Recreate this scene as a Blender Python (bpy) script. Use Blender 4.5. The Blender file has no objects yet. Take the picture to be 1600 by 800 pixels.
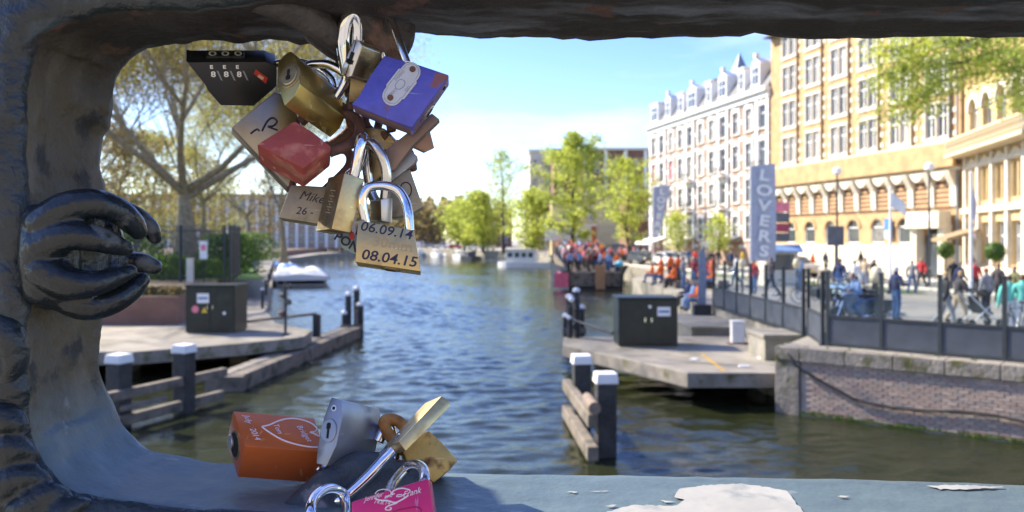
import bpy, bmesh, math, random
from mathutils import Vector, Matrix, noise
R = math.radians
random.seed(7)
sc = bpy.context.scene
col = sc.collection

# ------------------------------------------------------------------ camera, light, exposure
EYE = 4.2            # eye height above the canal water (z = 0)
F = 1300.0           # focal length in photo pixels (photo 1600 x 800), horizon at row 375
cam_d = bpy.data.cameras.new('camera')
cam = bpy.data.objects.new('camera', cam_d); col.objects.link(cam)
cam.location = (0, 0, EYE); cam.rotation_euler = (R(90), 0, 0)
cam_d.sensor_width = 36; cam_d.lens = 36 * F / 1600
cam_d.shift_y = -25 / 1600
cam_d.clip_start = 0.02; cam_d.clip_end = 5000
cam_d.dof.use_dof = True; cam_d.dof.focus_distance = 0.415; cam_d.dof.aperture_fstop = 17
sc.camera = cam

SUN_H = Vector((-0.88, 0.475))        # horizontal direction towards the sun: ahead and to the left
SUN_EL = R(38)
world = bpy.data.worlds.new('World'); sc.world = world; world.use_nodes = True
nt = world.node_tree; nt.nodes.clear()
wo = nt.nodes.new('ShaderNodeOutputWorld'); bg = nt.nodes.new('ShaderNodeBackground')
sky = nt.nodes.new('ShaderNodeTexSky'); sky.sky_type = 'NISHITA'; sky.sun_disc = False
sky.sun_elevation = SUN_EL; sky.sun_rotation = math.atan2(SUN_H.x, SUN_H.y) % (2 * math.pi)
sky.air_density = 1.0; sky.dust_density = 0.35; sky.ozone_density = 3.5
tc = nt.nodes.new('ShaderNodeTexCoord'); mp = nt.nodes.new('ShaderNodeMapping'); mp.inputs['Scale'].default_value = (1.2, 1.2, 5.5)
cn = nt.nodes.new('ShaderNodeTexNoise'); cn.inputs['Scale'].default_value = 2.2; cn.inputs['Detail'].default_value = 7; cn.inputs['Roughness'].default_value = 0.55
cr = nt.nodes.new('ShaderNodeValToRGB'); cr.color_ramp.elements[0].position = 0.48; cr.color_ramp.elements[1].position = 0.80
cr.color_ramp.elements[1].color = (0.30, 0.30, 0.30, 1)
mx = nt.nodes.new('ShaderNodeMix'); mx.data_type = 'RGBA'
mx.inputs[7].default_value = (8.5, 8.8, 9.2, 1)
nt.links.new(tc.outputs['Generated'], mp.inputs[0]); nt.links.new(mp.outputs[0], cn.inputs['Vector'])
nt.links.new(cn.outputs['Fac'], cr.inputs[0]); nt.links.new(cr.outputs[0], mx.inputs[0])
hs = nt.nodes.new('ShaderNodeHueSaturation'); hs.inputs['Saturation'].default_value = 1.2; hs.inputs['Hue'].default_value = 0.52; nt.links.new(sky.outputs[0], hs.inputs['Color']); nt.links.new(hs.outputs[0], mx.inputs[6]); nt.links.new(mx.outputs[2], bg.inputs[0])
bg.inputs[1].default_value = 0.125
nt.links.new(bg.outputs[0], wo.inputs[0])
sun_d = bpy.data.lights.new('sun', 'SUN'); sun_d.energy = 4.6; sun_d.angle = R(0.53); sun_d.color = (1.0, 0.90, 0.74)
sun = bpy.data.objects.new('sun', sun_d); col.objects.link(sun)
ch_ = math.cos(SUN_EL)
to_sun = Vector((SUN_H.x * ch_, SUN_H.y * ch_, math.sin(SUN_EL)))
sun.rotation_euler = to_sun.to_track_quat('Z', 'Y').to_euler(); sun.location = to_sun * 60
vs = sc.view_settings; vs.view_transform = 'Standard'; vs.look = 'None'; vs.exposure = 1.36; vs.gamma = 1; vs.use_curve_mapping = False
sc.render.engine = 'CYCLES'
sc.cycles.max_bounces = 6; sc.cycles.transparent_max_bounces = 12
sc.render.resolution_x = 1024; sc.render.resolution_y = 512

# ------------------------------------------------------------------ helpers
def wp(px, py, Y):
    """photo pixel at depth Y -> world point"""
    return Vector(((px - 800) / F * Y, Y, EYE - (py - 375) / F * Y))
def gp(px, py, h):
    """photo pixel on the horizontal plane z = h -> world (x, y)"""
    Y = (EYE - h) * F / (py - 375)
    return ((px - 800) / F * Y, Y)

MATS = {}
def mat(name, c, rough=0.6, metal=0.0, var=0.18, scale=6.0, bump=0.0, bscale=None, c2=None, spec=None, trans=0.0, emit=None, rvar=0.0, amt=None, coat=0.0):
    if name in MATS: return MATS[name]
    m = bpy.data.materials.new(name); m.use_nodes = True; MATS[name] = m
    t = m.node_tree; b = t.nodes['Principled BSDF']
    b.inputs['Roughness'].default_value = rough; b.inputs['Metallic'].default_value = metal
    if spec is not None: b.inputs['Specular IOR Level'].default_value = spec
    if coat: b.inputs['Coat Weight'].default_value = coat; b.inputs['Coat Roughness'].default_value = 0.15
    co = t.nodes.new('ShaderNodeTexCoord')
    n = t.nodes.new('ShaderNodeTexNoise'); n.inputs['Scale'].default_value = scale; n.inputs['Detail'].default_value = 6
    t.links.new(co.outputs['Object'], n.inputs['Vector'])
    r = t.nodes.new('ShaderNodeValToRGB')
    a = c2 if c2 else tuple(x * (1 - var) for x in c); d = c if c2 else tuple(min(1, x * (1 + var)) for x in c)
    r.color_ramp.elements[0].color = (*a, 1); r.color_ramp.elements[1].color = (*d, 1)
    lo, hi = amt if amt else (0.3, 0.7)
    r.color_ramp.elements[0].position = lo; r.color_ramp.elements[1].position = hi
    t.links.new(n.outputs['Fac'], r.inputs[0]); t.links.new(r.outputs[0], b.inputs['Base Color'])
    if rvar:
        q = t.nodes.new('ShaderNodeMapRange'); q.inputs[3].default_value = max(0.02, rough - rvar); q.inputs[4].default_value = min(1, rough + rvar)
        n3 = t.nodes.new('ShaderNodeTexNoise'); n3.inputs['Scale'].default_value = scale * 2.3; n3.inputs['Detail'].default_value = 5
        t.links.new(co.outputs['Object'], n3.inputs['Vector']); t.links.new(n3.outputs['Fac'], q.inputs[0]); t.links.new(q.outputs[0], b.inputs['Roughness'])
    if bump:
        n2 = t.nodes.new('ShaderNodeTexNoise'); n2.inputs['Scale'].default_value = bscale or scale * 3; n2.inputs['Detail'].default_value = 6
        t.links.new(co.outputs['Object'], n2.inputs['Vector'])
        bp = t.nodes.new('ShaderNodeBump'); bp.inputs['Strength'].default_value = min(1, bump); bp.inputs['Distance'].default_value = 0.6 / (bscale or scale * 3)
        t.links.new(n2.outputs['Fac'], bp.inputs['Height']); t.links.new(bp.outputs[0], b.inputs['Normal'])
    if emit: b.inputs['Emission Color'].default_value = (*c, 1); b.inputs['Emission Strength'].default_value = emit
    return m

def overlay(m, c, scale, lo, hi, rough=None, metal=None, detail=8, stretch=None):
    """a second coat of colour in noise-shaped patches (rust, dirt, moss, chips)"""
    t = m.node_tree; b = t.nodes['Principled BSDF']
    co = t.nodes.new('ShaderNodeTexCoord'); n = t.nodes.new('ShaderNodeTexNoise'); n.inputs['Scale'].default_value = scale; n.inputs['Detail'].default_value = detail
    src = co.outputs['Object']
    if stretch:
        mpn = t.nodes.new('ShaderNodeMapping'); mpn.inputs['Scale'].default_value = stretch; mpn.inputs['Location'].default_value = (3.1, 1.7, 0.4)
        t.links.new(src, mpn.inputs[0]); src = mpn.outputs[0]
    t.links.new(src, n.inputs['Vector'])
    r = t.nodes.new('ShaderNodeValToRGB'); r.color_ramp.elements[0].position = lo; r.color_ramp.elements[1].position = hi
    t.links.new(n.outputs['Fac'], r.inputs[0])
    mx = t.nodes.new('ShaderNodeMix'); mx.data_type = 'RGBA'; mx.inputs[7].default_value = (*c, 1)
    old = b.inputs['Base Color'].links[0].from_socket
    t.links.new(r.outputs[0], mx.inputs[0]); t.links.new(old, mx.inputs[6]); t.links.new(mx.outputs[2], b.inputs['Base Color'])
    for nm, v in (('Roughness', rough), ('Metallic', metal)):
        if v is None: continue
        s = b.inputs[nm]; q = t.nodes.new('ShaderNodeMix'); q.inputs[2].default_value = s.default_value; q.inputs[3].default_value = v
        if s.links: t.links.new(s.links[0].from_socket, q.inputs[2])
        t.links.new(r.outputs[0], q.inputs[0]); t.links.new(q.outputs[0], s)
    return m

class MB:
    """collects faces; build() links them as ONE mesh object"""
    def __init__(s): s.v = []; s.f = []; s.mi = []; s.cur = 0
    def add(s, vs, fs):
        o = len(s.v); s.v += [tuple(x) for x in vs]
        for f in fs: s.f.append(tuple(i + o for i in f)); s.mi.append(s.cur)
        return s
    def quad(s, a, b, c, d): return s.add([a, b, c, d], [(0, 1, 2, 3)])
    def box(s, c, d, rz=0, M=None, taper=1.0):
        x, y, z = (k / 2 for k in d); vs = []
        for zz in (-z, z):
            k = 1 if zz < 0 else taper
            for a, b in ((-x, -y), (x, -y), (x, y), (-x, y)): vs.append(Vector((a * k, b * k, zz)))
        if M is None: M = Matrix.Translation(Vector(c)) @ Matrix.Rotation(rz, 4, 'Z')
        else: M = Matrix.Translation(Vector(c)) @ M.to_4x4()
        return s.add([M @ q for q in vs], [(3, 2, 1, 0), (4, 5, 6, 7), (0, 1, 5, 4), (1, 2, 6, 5), (2, 3, 7, 6), (3, 0, 4, 7)])
    def b2(s, x0, x1, y0, y1, z0, z1): return s.box(((x0 + x1) / 2, (y0 + y1) / 2, (z0 + z1) / 2), (abs(x1 - x0), abs(y1 - y0), abs(z1 - z0)))
    def tube(s, pts, r, n=8, cap=True, closed=False):
        pts = [Vector(p) for p in pts]; N = len(pts); rs = r if isinstance(r, (list, tuple)) else [r] * N
        vs = []; ref = None
        for i, p in enumerate(pts):
            if closed: d = pts[(i + 1) % N] - pts[i - 1]
            else: d = pts[min(i + 1, N - 1)] - pts[max(i - 1, 0)]
            if d.length < 1e-9: d = Vector((0, 0, 1))
            d.normalize()
            if ref is None:
                ref = Vector((0, 0, 1)) if abs(d.z) < 0.9 else Vector((1, 0, 0))
            a = (ref - d * ref.dot(d))
            if a.length < 1e-6: a = d.orthogonal()
            a.normalize(); ref = a; b = d.cross(a)
            for k in range(n):
                t = 2 * math.pi * k / n; vs.append(p + (a * math.cos(t) + b * math.sin(t)) * rs[i])
        fs = []
        for i in range(N if closed else N - 1):
            j = (i + 1) % N
            for k in range(n): fs.append((i * n + k, i * n + (k + 1) % n, j * n + (k + 1) % n, j * n + k))
        if cap and not closed: fs.append(tuple(range(n - 1, -1, -1))); fs.append(tuple((N - 1) * n + k for k in range(n)))
        return s.add(vs, fs)
    def bar(s, a, b, w, h=None):
        """square bar from a to b"""
        a = Vector(a); b = Vector(b); d = b - a; L = d.length; q = d.to_track_quat('X', 'Z').to_matrix()
        return s.box((a + b) / 2, (L, w, h or w), M=q)
    def lathe(s, prof, n=12, c=(0, 0, 0), M=None):
        vs = []; c = Vector(c)
        for r, z in prof:
            for k in range(n):
                t = 2 * math.pi * k / n; p = Vector((r * math.cos(t), r * math.sin(t), z)); vs.append((M @ p if M else p) + c)
        fs = [(i * n + k, i * n + (k + 1) % n, (i + 1) * n + (k + 1) % n, (i + 1) * n + k) for i in range(len(prof) - 1) for k in range(n)]
        fs.append(tuple(range(n - 1, -1, -1))); fs.append(tuple((len(prof) - 1) * n + k for k in range(n)))
        return s.add(vs, fs)
    def prism(s, poly, e, flip=False):
        """polygon of 3D points swept along vector e"""
        n = len(poly); poly = [Vector(p) for p in poly]; e = Vector(e)
        fs = [tuple(range(n)), tuple(range(2 * n - 1, n - 1, -1))] + [(i, i + n, (i + 1) % n + n, (i + 1) % n) for i in range(n)]
        return s.add(poly + [p + e for p in poly], fs)
    def build(s, name, m, parent=None, smooth=False, bevel=0, bseg=2, fix=False, off=None):
        me = bpy.data.meshes.new(name)
        vs = s.v if off is None else [(x - off[0], y - off[1], z - off[2]) for x, y, z in s.v]
        me.from_pydata(vs, [], s.f)
        ms = m if isinstance(m, (list, tuple)) else [m]
        for q in ms: me.materials.append(q)
        if len(ms) > 1: me.polygons.foreach_set('material_index', s.mi)
        if bevel or fix:
            bm = bmesh.new(); bm.from_mesh(me)
            if fix:
                bmesh.ops.remove_doubles(bm, verts=bm.verts, dist=1e-6); bmesh.ops.recalc_face_normals(bm, faces=bm.faces)
            if bevel:
                es = [e for e in bm.edges if len(e.link_faces) == 2 and e.calc_face_angle(0) > 0.35]
                bmesh.ops.bevel(bm, geom=es, offset=bevel, segments=bseg, profile=0.6, affect='EDGES', clamp_overlap=True)
            bm.to_mesh(me); bm.free()
        if smooth: me.shade_smooth()
        o = bpy.data.objects.new(name, me); col.objects.link(o)
        if parent is not None: o.parent = parent
        return o

def tag(o, label=None, cat=None, group=None, kind=None):
    if label: o['label'] = label
    if cat: o['category'] = cat
    if group: o['group'] = group
    if kind: o['kind'] = kind
    return o
def empty(name, loc, rz=0, label=None, cat=None, group=None):
    o = bpy.data.objects.new(name, None); col.objects.link(o); o.empty_display_size = 0.05
    o.location = loc; o.rotation_euler = (0, 0, rz)
    return tag(o, label, cat, group)
def inst(name, me, parent, loc=(0, 0, 0), rz=0, m=None):
    o = bpy.data.objects.new(name, me); col.objects.link(o); o.parent = parent; o.location = loc; o.rotation_euler = (0, 0, rz)
    if m is not None:
        o.material_slots[0].link = 'OBJECT'; o.material_slots[0].material = m
    return o
def copy_tree(o, parent=None):
    c = o.copy(); col.objects.link(c); c.parent = parent
    for k in list(o.children): copy_tree(k, c)
    return c
def text_mesh(body, size, shear=0.0, bold=0.0):
    cu = bpy.data.curves.new('lettering', 'FONT'); cu.body = body; cu.size = size; cu.shear = shear; cu.offset = bold
    cu.align_x = 'CENTER'; cu.align_y = 'CENTER'; cu.resolution_u = 3; cu.extrude = size * 0.006
    o = bpy.data.objects.new('tmp', cu); col.objects.link(o); dg = bpy.context.evaluated_depsgraph_get()
    me = bpy.data.meshes.new_from_object(o.evaluated_get(dg)); bpy.data.objects.remove(o); bpy.data.curves.remove(cu)
    return me
def strip_tree(o):
    for c in list(o.children): strip_tree(c)
    bpy.data.objects.remove(o)

# ------------------------------------------------------------------ materials of the place
M = {}
M['concrete'] = overlay(mat('concrete', (0.27, 0.25, 0.21), 0.85, var=0.3, scale=1.3, bump=0.3, bscale=14), (0.16, 0.16, 0.10), 0.7, 0.5, 0.72)
M['paving'] = mat('paving', (0.31, 0.285, 0.235), 0.9, var=0.15, scale=0.5, bump=0.15, bscale=9)
M['asphalt'] = mat('asphalt', (0.17, 0.165, 0.155), 0.9, var=0.2, scale=0.6)
M['mossy'] = overlay(mat('mossy_concrete', (0.26, 0.23, 0.19), 0.9, var=0.3, scale=2.0, bump=0.4, bscale=11), (0.10, 0.10, 0.035), 2.4, 0.54, 0.68)
M['wood'] = overlay(mat('weathered_wood', (0.19, 0.16, 0.125), 0.85, var=0.3, scale=5, bump=0.5, bscale=18), (0.06, 0.06, 0.045), 2.5, 0.5, 0.65)
M['darkwood'] = mat('tarred_wood', (0.035, 0.035, 0.038), 0.6, var=0.4, scale=5, bump=0.4, bscale=16)
M['white'] = mat('white_paint', (0.8, 0.8, 0.79), 0.5, var=0.06, scale=3)
M['stone'] = mat('white_stone', (0.66, 0.61, 0.50), 0.75, var=0.1, scale=2)
M['brick_tan'] = mat('orange_brick', (0.48, 0.32, 0.16), 0.85, var=0.2, scale=1.2)
M['brick_pink'] = mat('pink_brick', (0.39, 0.27, 0.21), 0.85, var=0.2, scale=1.5)
M['brick_dark'] = mat('dark_brick', (0.22, 0.12, 0.085), 0.85, var=0.2, scale=1.5)
M['cream'] = mat('cream_render', (0.62, 0.5, 0.3), 0.85, var=0.1, scale=1)
M['slate'] = mat('slate', (0.12, 0.125, 0.14), 0.6, var=0.2, scale=3)
M['slate_blue'] = mat('blue_slate', (0.2, 0.25, 0.3), 0.5, var=0.15, scale=3)
M['glass'] = mat('window_glass', (0.06, 0.075, 0.09), 0.08, var=0.3, scale=0.8, spec=0.8)
M['curtain'] = mat('red_curtain', (0.55, 0.10, 0.13), 0.8, var=0.2)
M['steel_dark'] = mat('dark_metal', (0.028, 0.035, 0.042), 0.45, var=0.25, scale=6, metal=0.0)
M['panel_blue'] = mat('slate_blue_panel', (0.055, 0.065, 0.085), 0.5, var=0.2, scale=2.5)
M['green_box'] = overlay(mat('dark_green_metal', (0.011, 0.019, 0.017), 0.42, var=0.25, scale=3), (0.05, 0.052, 0.042), 2.0, 0.56, 0.8)
M['chrome'] = mat('chrome', (0.82, 0.83, 0.85), 0.09, 1.0, var=0.05, scale=60, rvar=0.05)
M['grass'] = mat('lawn', (0.10, 0.19, 0.025), 0.9, var=0.3, scale=2)
M['rubber'] = mat('black_rubber', (0.02, 0.02, 0.02), 0.7)
M['black'] = mat('black_paint', (0.015, 0.016, 0.018), 0.35, var=0.2)
M['tarp'] = mat('white_tarpaulin', (0.78, 0.80, 0.82), 0.55, var=0.06, scale=4, bump=0.4, bscale=5)
M['tarp_blue'] = mat('blue_tarpaulin', (0.10, 0.22, 0.52), 0.6, var=0.2, scale=3)
M['red'] = mat('red_paint', (0.6, 0.05, 0.05), 0.5)
M['yellow'] = mat('yellow_paint', (0.75, 0.52, 0.04), 0.5)
M['bark'] = mat('bark', (0.24, 0.20, 0.125), 0.9, var=0.35, scale=5, bump=0.5, bscale=12)
M['bark_dark'] = mat('dark_bark', (0.075, 0.06, 0.045), 0.9, var=0.3, scale=5)
M['soil'] = mat('soil', (0.13, 0.10, 0.065), 0.95, var=0.3, scale=1.5)

def glass_pane_mat():
    m = bpy.data.materials.new('fence_glass'); m.use_nodes = True; t = m.node_tree; t.nodes.clear()
    o = t.nodes.new('ShaderNodeOutputMaterial'); mx = t.nodes.new('ShaderNodeMixShader'); a = t.nodes.new('ShaderNodeBsdfTransparent'); g = t.nodes.new('ShaderNodeBsdfGlossy')
    a.inputs[0].default_value = (0.90, 0.94, 0.96, 1); g.inputs['Roughness'].default_value = 0.06; mx.inputs[0].default_value = 0.13
    n = t.nodes.new('ShaderNodeTexNoise'); n.inputs['Scale'].default_value = 1.4; q = t.nodes.new('ShaderNodeMapRange'); q.inputs[3].default_value = 0.02; q.inputs[4].default_value = 0.09
    t.links.new(n.outputs['Fac'], q.inputs[0]); t.links.new(q.outputs[0], mx.inputs[0])
    t.links.new(a.outputs[0], mx.inputs[1]); t.links.new(g.outputs[0], mx.inputs[2]); t.links.new(mx.outputs[0], o.inputs[0]); return m
M['pane'] = glass_pane_mat()

def leaf_mat(name, c, tr=0.35):
    m = bpy.data.materials.new(name); m.use_nodes = True; t = m.node_tree; b = t.nodes['Principled BSDF']; out = t.nodes['Material Output']
    co = t.nodes.new('ShaderNodeTexCoord'); n = t.nodes.new('ShaderNodeTexNoise'); n.inputs['Scale'].default_value = 0.7; n.inputs['Detail'].default_value = 3
    r = t.nodes.new('ShaderNodeValToRGB'); r.color_ramp.elements[0].position = 0.35; r.color_ramp.elements[1].position = 0.65
    r.color_ramp.elements[0].color = (c[0] * 0.62, c[1] * 0.68, c[2] * 0.7, 1); r.color_ramp.elements[1].color = (c[0] * 1.25, c[1] * 1.2, c[2], 1)
    t.links.new(co.outputs['Object'], n.inputs['Vector']); t.links.new(n.outputs['Fac'], r.inputs[0]); t.links.new(r.outputs[0], b.inputs['Base Color']); b.inputs['Roughness'].default_value = 0.6
    tl = t.nodes.new('ShaderNodeBsdfTranslucent'); t.links.new(r.outputs[0], tl.inputs[0])
    mx = t.nodes.new('ShaderNodeMixShader'); mx.inputs[0].default_value = tr
    t.links.new(b.outputs[0], mx.inputs[1]); t.links.new(tl.outputs[0], mx.inputs[2]); t.links.new(mx.outputs[0], out.inputs[0]); return m
M['leaf_spring'] = leaf_mat('spring_leaves', (0.50, 0.56, 0.12), 0.62)
M['leaf_olive'] = leaf_mat('olive_buds', (0.42, 0.40, 0.11), 0.55)
M['leaf_brown'] = leaf_mat('brown_buds', (0.27, 0.21, 0.09), 0.45)
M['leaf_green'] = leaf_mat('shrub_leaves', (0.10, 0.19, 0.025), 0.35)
M['leaf_bright'] = leaf_mat('bright_shrub_leaves', (0.22, 0.36, 0.03), 0.45)  # brighter, yellower leaf colour than the other shrubs
# ------------------------------------------------------------------ the setting: water, banks, bridge deck
def land(name, poly, z0, z1, mats, off=(0, 0, 0)):
    mb = MB(); mb.cur = 0
    n = len(poly)
    mb.add([(x, y, z1) for x, y in poly], [tuple(range(n))]); mb.cur = 1
    for i in range(n):
        a = poly[i]; b = poly[(i + 1) % n]
        mb.quad((a[0], a[1], z0), (b[0], b[1], z0), (b[0], b[1], z1), (a[0], a[1], z1))
    o = mb.build(name, mats, None, fix=True); return o

def water_mat():
    m = bpy.data.materials.new('canal_water'); m.use_nodes = True; t = m.node_tree; b = t.nodes['Principled BSDF']
    b.inputs['Base Color'].default_value = (0.020, 0.024, 0.010, 1); b.inputs['Roughness'].default_value = 0.04; b.inputs['IOR'].default_value = 1.33
    co = t.nodes.new('ShaderNodeTexCoord')
    prev = None
    for sc_, st, dist, det in ((3.0, 0.35, 0.05, 3), (12.0, 0.45, 0.02, 3)):
        n = t.nodes.new('ShaderNodeTexNoise'); n.inputs['Scale'].default_value = sc_; n.inputs['Detail'].default_value = det; n.inputs['Distortion'].default_value = 0.5
        mpn = t.nodes.new('ShaderNodeMapping'); mpn.inputs['Scale'].default_value = (0.5, 1.2, 1); mpn.inputs['Rotation'].default_value = (0, 0, 0.12 * math.sin(sc_ * 3))
        t.links.new(co.outputs['Object'], mpn.inputs[0]); t.links.new(mpn.outputs[0], n.inputs['Vector'])
        bp = t.nodes.new('ShaderNodeBump'); bp.inputs['Strength'].default_value = st; bp.inputs['Distance'].default_value = dist
        t.links.new(n.outputs['Fac'], bp.inputs['Height'])
        if prev: t.links.new(prev, bp.inputs['Normal'])
        prev = bp.outputs[0]
    t.links.new(prev, b.inputs['Normal'])
    return m
import numpy as np
def build_water():
    """one sheet: a fine grid of real wavelets between the banks, flat far water around it"""
    ys = [12.0]
    while ys[-1] < 150: ys.append(ys[-1] + .055 + .0011 * (ys[-1] - 12))
    ys = np.array(ys); nrow = len(ys); ncol = 330
    xl = np.interp(ys, [12, 22, 33, 39, 134, 150], [-22, -20, -13, -13.5, -40, -44]); xr = np.interp(ys, [12, 20, 24, 57, 66, 150], [18, 9.5, 8.6, 8.8, 12.6, 12.6])
    u = np.linspace(0, 1, ncol); Xg = xl[:, None] + (xr - xl)[:, None] * u[None, :]; Yg = np.repeat(ys[:, None], ncol, 1)
    g = np.random.default_rng(4); H = np.zeros_like(Xg)
    gust = .75 + .45 * np.sin(Xg * .31 + Yg * .17 + 1.0) * np.sin(Yg * .11 - Xg * .05 + 2.0)
    for i in range(64):
        lam = .27 * (6.0 ** g.random()); k = 2 * np.pi / lam; th = g.normal(-1.45, .62); ph = g.uniform(0, 6.28)
        amp = .0037 * lam ** .95 * g.uniform(.6, 1.3)
        ok = np.clip((lam / (.055 + .0011 * (Yg - 12)) - 2.5) / 3, 0, 1)
        arg = k * (Xg * np.cos(th) + Yg * np.sin(th)) + ph + .8 * np.sin(Xg * .6 + i) + .8 * np.sin(Yg * .45 + 2 * i)
        H += amp * ok * (1 - np.abs(np.sin(arg / 2)) * 2 + .27)
    H *= gust
    fade = np.clip(np.minimum((Yg - 12) / 2, (150 - Yg) / 20), 0, 1); H *= fade
    V = np.stack([Xg, Yg, H], 2).reshape(-1, 3).tolist(); Fs = []
    idx = np.arange(nrow * ncol).reshape(nrow, ncol); Q = np.stack([idx[:-1, :-1], idx[:-1, 1:], idx[1:, 1:], idx[1:, :-1]], 2).reshape(-1, 4).tolist()
    n0 = len(V)
    ext = []
    for (x0, x1, y0, y1) in ((-900, 900, -60, 12), (-900, 900, 150, 900)):
        k = len(V); V += [[x0, y0, 0], [x1, y0, 0], [x1, y1, 0], [x0, y1, 0]]; Q.append([k, k + 1, k + 2, k + 3])
    me = bpy.data.meshes.new('water'); me.from_pydata(V, [], Q); me.materials.append(water_mat()); me.shade_smooth()
    o = bpy.data.objects.new('water', me); col.objects.link(o); return tag(o, kind='structure')
build_water()
b_ = MB(); b_.quad((-900, -60, -2.2), (900, -60, -2.2), (900, 900, -2.2), (-900, 900, -2.2))
tag(b_.build('canal_bed', M['soil']), kind='structure')

RB = [(16.2, 12.6), (7.0, 20.05), (6.75, 20.6), (8.0, 22.5), (8.0, 32), (8.2, 57), (11.6, 66), (12.2, 100), (10.5, 130), (2, 180), (-15, 230), (-40, 290), (-100, 380), (-900, 470), (-900, 2600), (2600, 2600), (2600, -60), (34, -60), (34, 3)]
tag(land('quay', RB, -2, 1.6, [M['paving'], M['concrete']]), kind='structure')
LB = [(-9.4, 33), (-11.5, 39), (-38, 134), (-46, 200), (-44, 236), (-90, 300), (-400, 400), (-900, 440), (-900, -60), (-34, -60), (-34, 3), (-19, 23), (-18.5, 33)]
tag(land('left_quay', LB, -2, 0.9, [M['paving'], M['concrete']]), kind='structure')
GB = [(-13.0, 32.4), (-14.5, 40), (-41.5, 134), (-50, 200), (-52, 234), (-95, 290), (-400, 385), (-890, 430), (-890, 10), (-40, 10), (-26, 32.4)]
tag(land('garden_ground', GB, 0.5, 2.0, [M['soil'], M['brick_dark']]), kind='structure')
lw = MB(); lw.add([(-13.6, 46, 2.012), (-24, 46, 2.012), (-60, 110, 2.012), (-37, 112, 2.012)], [(3, 2, 1, 0)])
tag(lw.build('lawn', M['grass'], fix=True), kind='structure')
# road along the house fronts, with kerbs
dF = Vector((-0.225, 0.974, 0)); nF = Vector((-0.974, -0.225, 0)); O1 = Vector((29.8, 55, 1.6))
rd = MB()
def strip(mb, y0, y1, u0, u1, z):
    q = [O1 + nF * y0 + dF * u0, O1 + nF * y0 + dF * u1, O1 + nF * y1 + dF * u1, O1 + nF * y1 + dF * u0]
    for p in q: p.z = z
    mb.add(q, [(0, 1, 2, 3)])
strip(rd, 4.2, 10.5, -60, 60, 1.606); tag(rd.build('road', M['asphalt'], fix=True), kind='structure')
for nm, a, b in (('kerb', 4.0, 4.2), ('kerb', 10.5, 10.7)):
    k = MB(); q = [O1 + nF * a + dF * -40, O1 + nF * a + dF * 60, O1 + nF * b + dF * 60, O1 + nF * b + dF * -40]
    k.prism([(p.x, p.y, 1.6) for p in q], (0, 0, 0.12)); tag(k.build(nm, M['stone'], fix=True), kind='structure')
lk = MB(); strip(lk, 9.0, 9.12, -30, 58, 1.611); tag(lk.build('road_marking', M['white'], fix=True), kind='structure')
gs = MB(); strip(gs, 12.6, 13.8, -12, 18, 1.63); tag(gs.build('grass_verge', M['grass'], fix=True), kind='structure')

# the bridge the railing stands on (below and behind the camera)
dk = MB(); dk.b2(-30, 30, -9, 0.62, 2.6, 3.25); tag(dk.build('bridge_deck', M['paving']), kind='structure')

# ------------------------------------------------------------------ concrete landing stages
def slab(name, poly, z0, z1, label, pm=None, legs=()):
    e = empty(name, (poly[0][0], poly[0][1], 0), 0, label, 'landing')
    mb = MB(); n_ = len(poly); mb.add([(x, y, z1) for x, y in poly], [tuple(range(n_))]); mb.cur = 1; mb.add([(x, y, z0) for x, y in poly], [tuple(range(n_))])
    for i in range(n_):
        a, b = poly[i], poly[(i + 1) % n_]; mb.quad((*a, z0), (*b, z0), (*b, z1), (*a, z1))
    mb.build('deck', [pm or M['concrete'], M['mossy']], e, fix=True, bevel=0.03, off=e.location)
    for x, y, w_ in legs:
        l = MB(); l.b2(x - w_, x + w_, y - w_, y + w_, -1.5, z0 + 0.01); l.build('pier', M['mossy'], e, off=e.location)
    return e
M['slabtop'] = overlay(mat('slab_concrete', (0.30, 0.27, 0.22), 0.9, var=0.22, scale=0.9, bump=0.25, bscale=10), (0.17, 0.155, 0.10), 0.8, 0.5, 0.7)
sr = slab('landing_stage', [(1.6, 26.3), (4.36, 20.7), (6.72, 20.66), (7.97, 22.6), (7.97, 28.6), (1.75, 28.3)], 0.52, 0.9, 'concrete landing slab with cut corner below the glass fence', M['slabtop'], [(7.3, 22.6, 0.28), (3.0, 27.2, 0.3), (6.2, 27.2, 0.3)])
yl = MB(); a = gp(1097, 553, .905); b = gp(1132, 580, .905); yl.quad((a[0] - .05, a[1], .905), (a[0] + .05, a[1], .905), (b[0] + .05, b[1], .905), (b[0] - .05, b[1], .905)); yl.build('painted_line', mat('worn_yellow_line', (0.5, 0.30, 0.05), 0.8, var=0.3, scale=5), sr, off=sr.location)
for i, (px, py) in enumerate(((1163, 573), (1085, 562), (1190, 560))):
    x, y = gp(px, py, .9); s_ = MB(); s_.box((x, y, 0.915), (0.28 - i * .06, 0.2, 0.03), rz=i)
    tag(s_.build('litter', M['white'], bevel=0.01), ['crumpled white paper lying on the landing slab', 'small white scrap beside the yellow line on the slab', 'white scrap near the brick quay wall end'][i], 'litter')
sl = slab('landing_stage', [(-7.1, 28.4), (-7.3, 30.4), (-9.5, 33.2), (-18.4, 33.2), (-20, 24.0), (-11.2, 24.6), (-8.6, 26.6)], 0.5, 0.9, 'long concrete landing slab below the garden wall and green cabinet', M['slabtop'], [(-9.3, 28.6, 0.3), (-12.5, 27.0, 0.3), (-8.4, 29.6, 0.2)])
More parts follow.
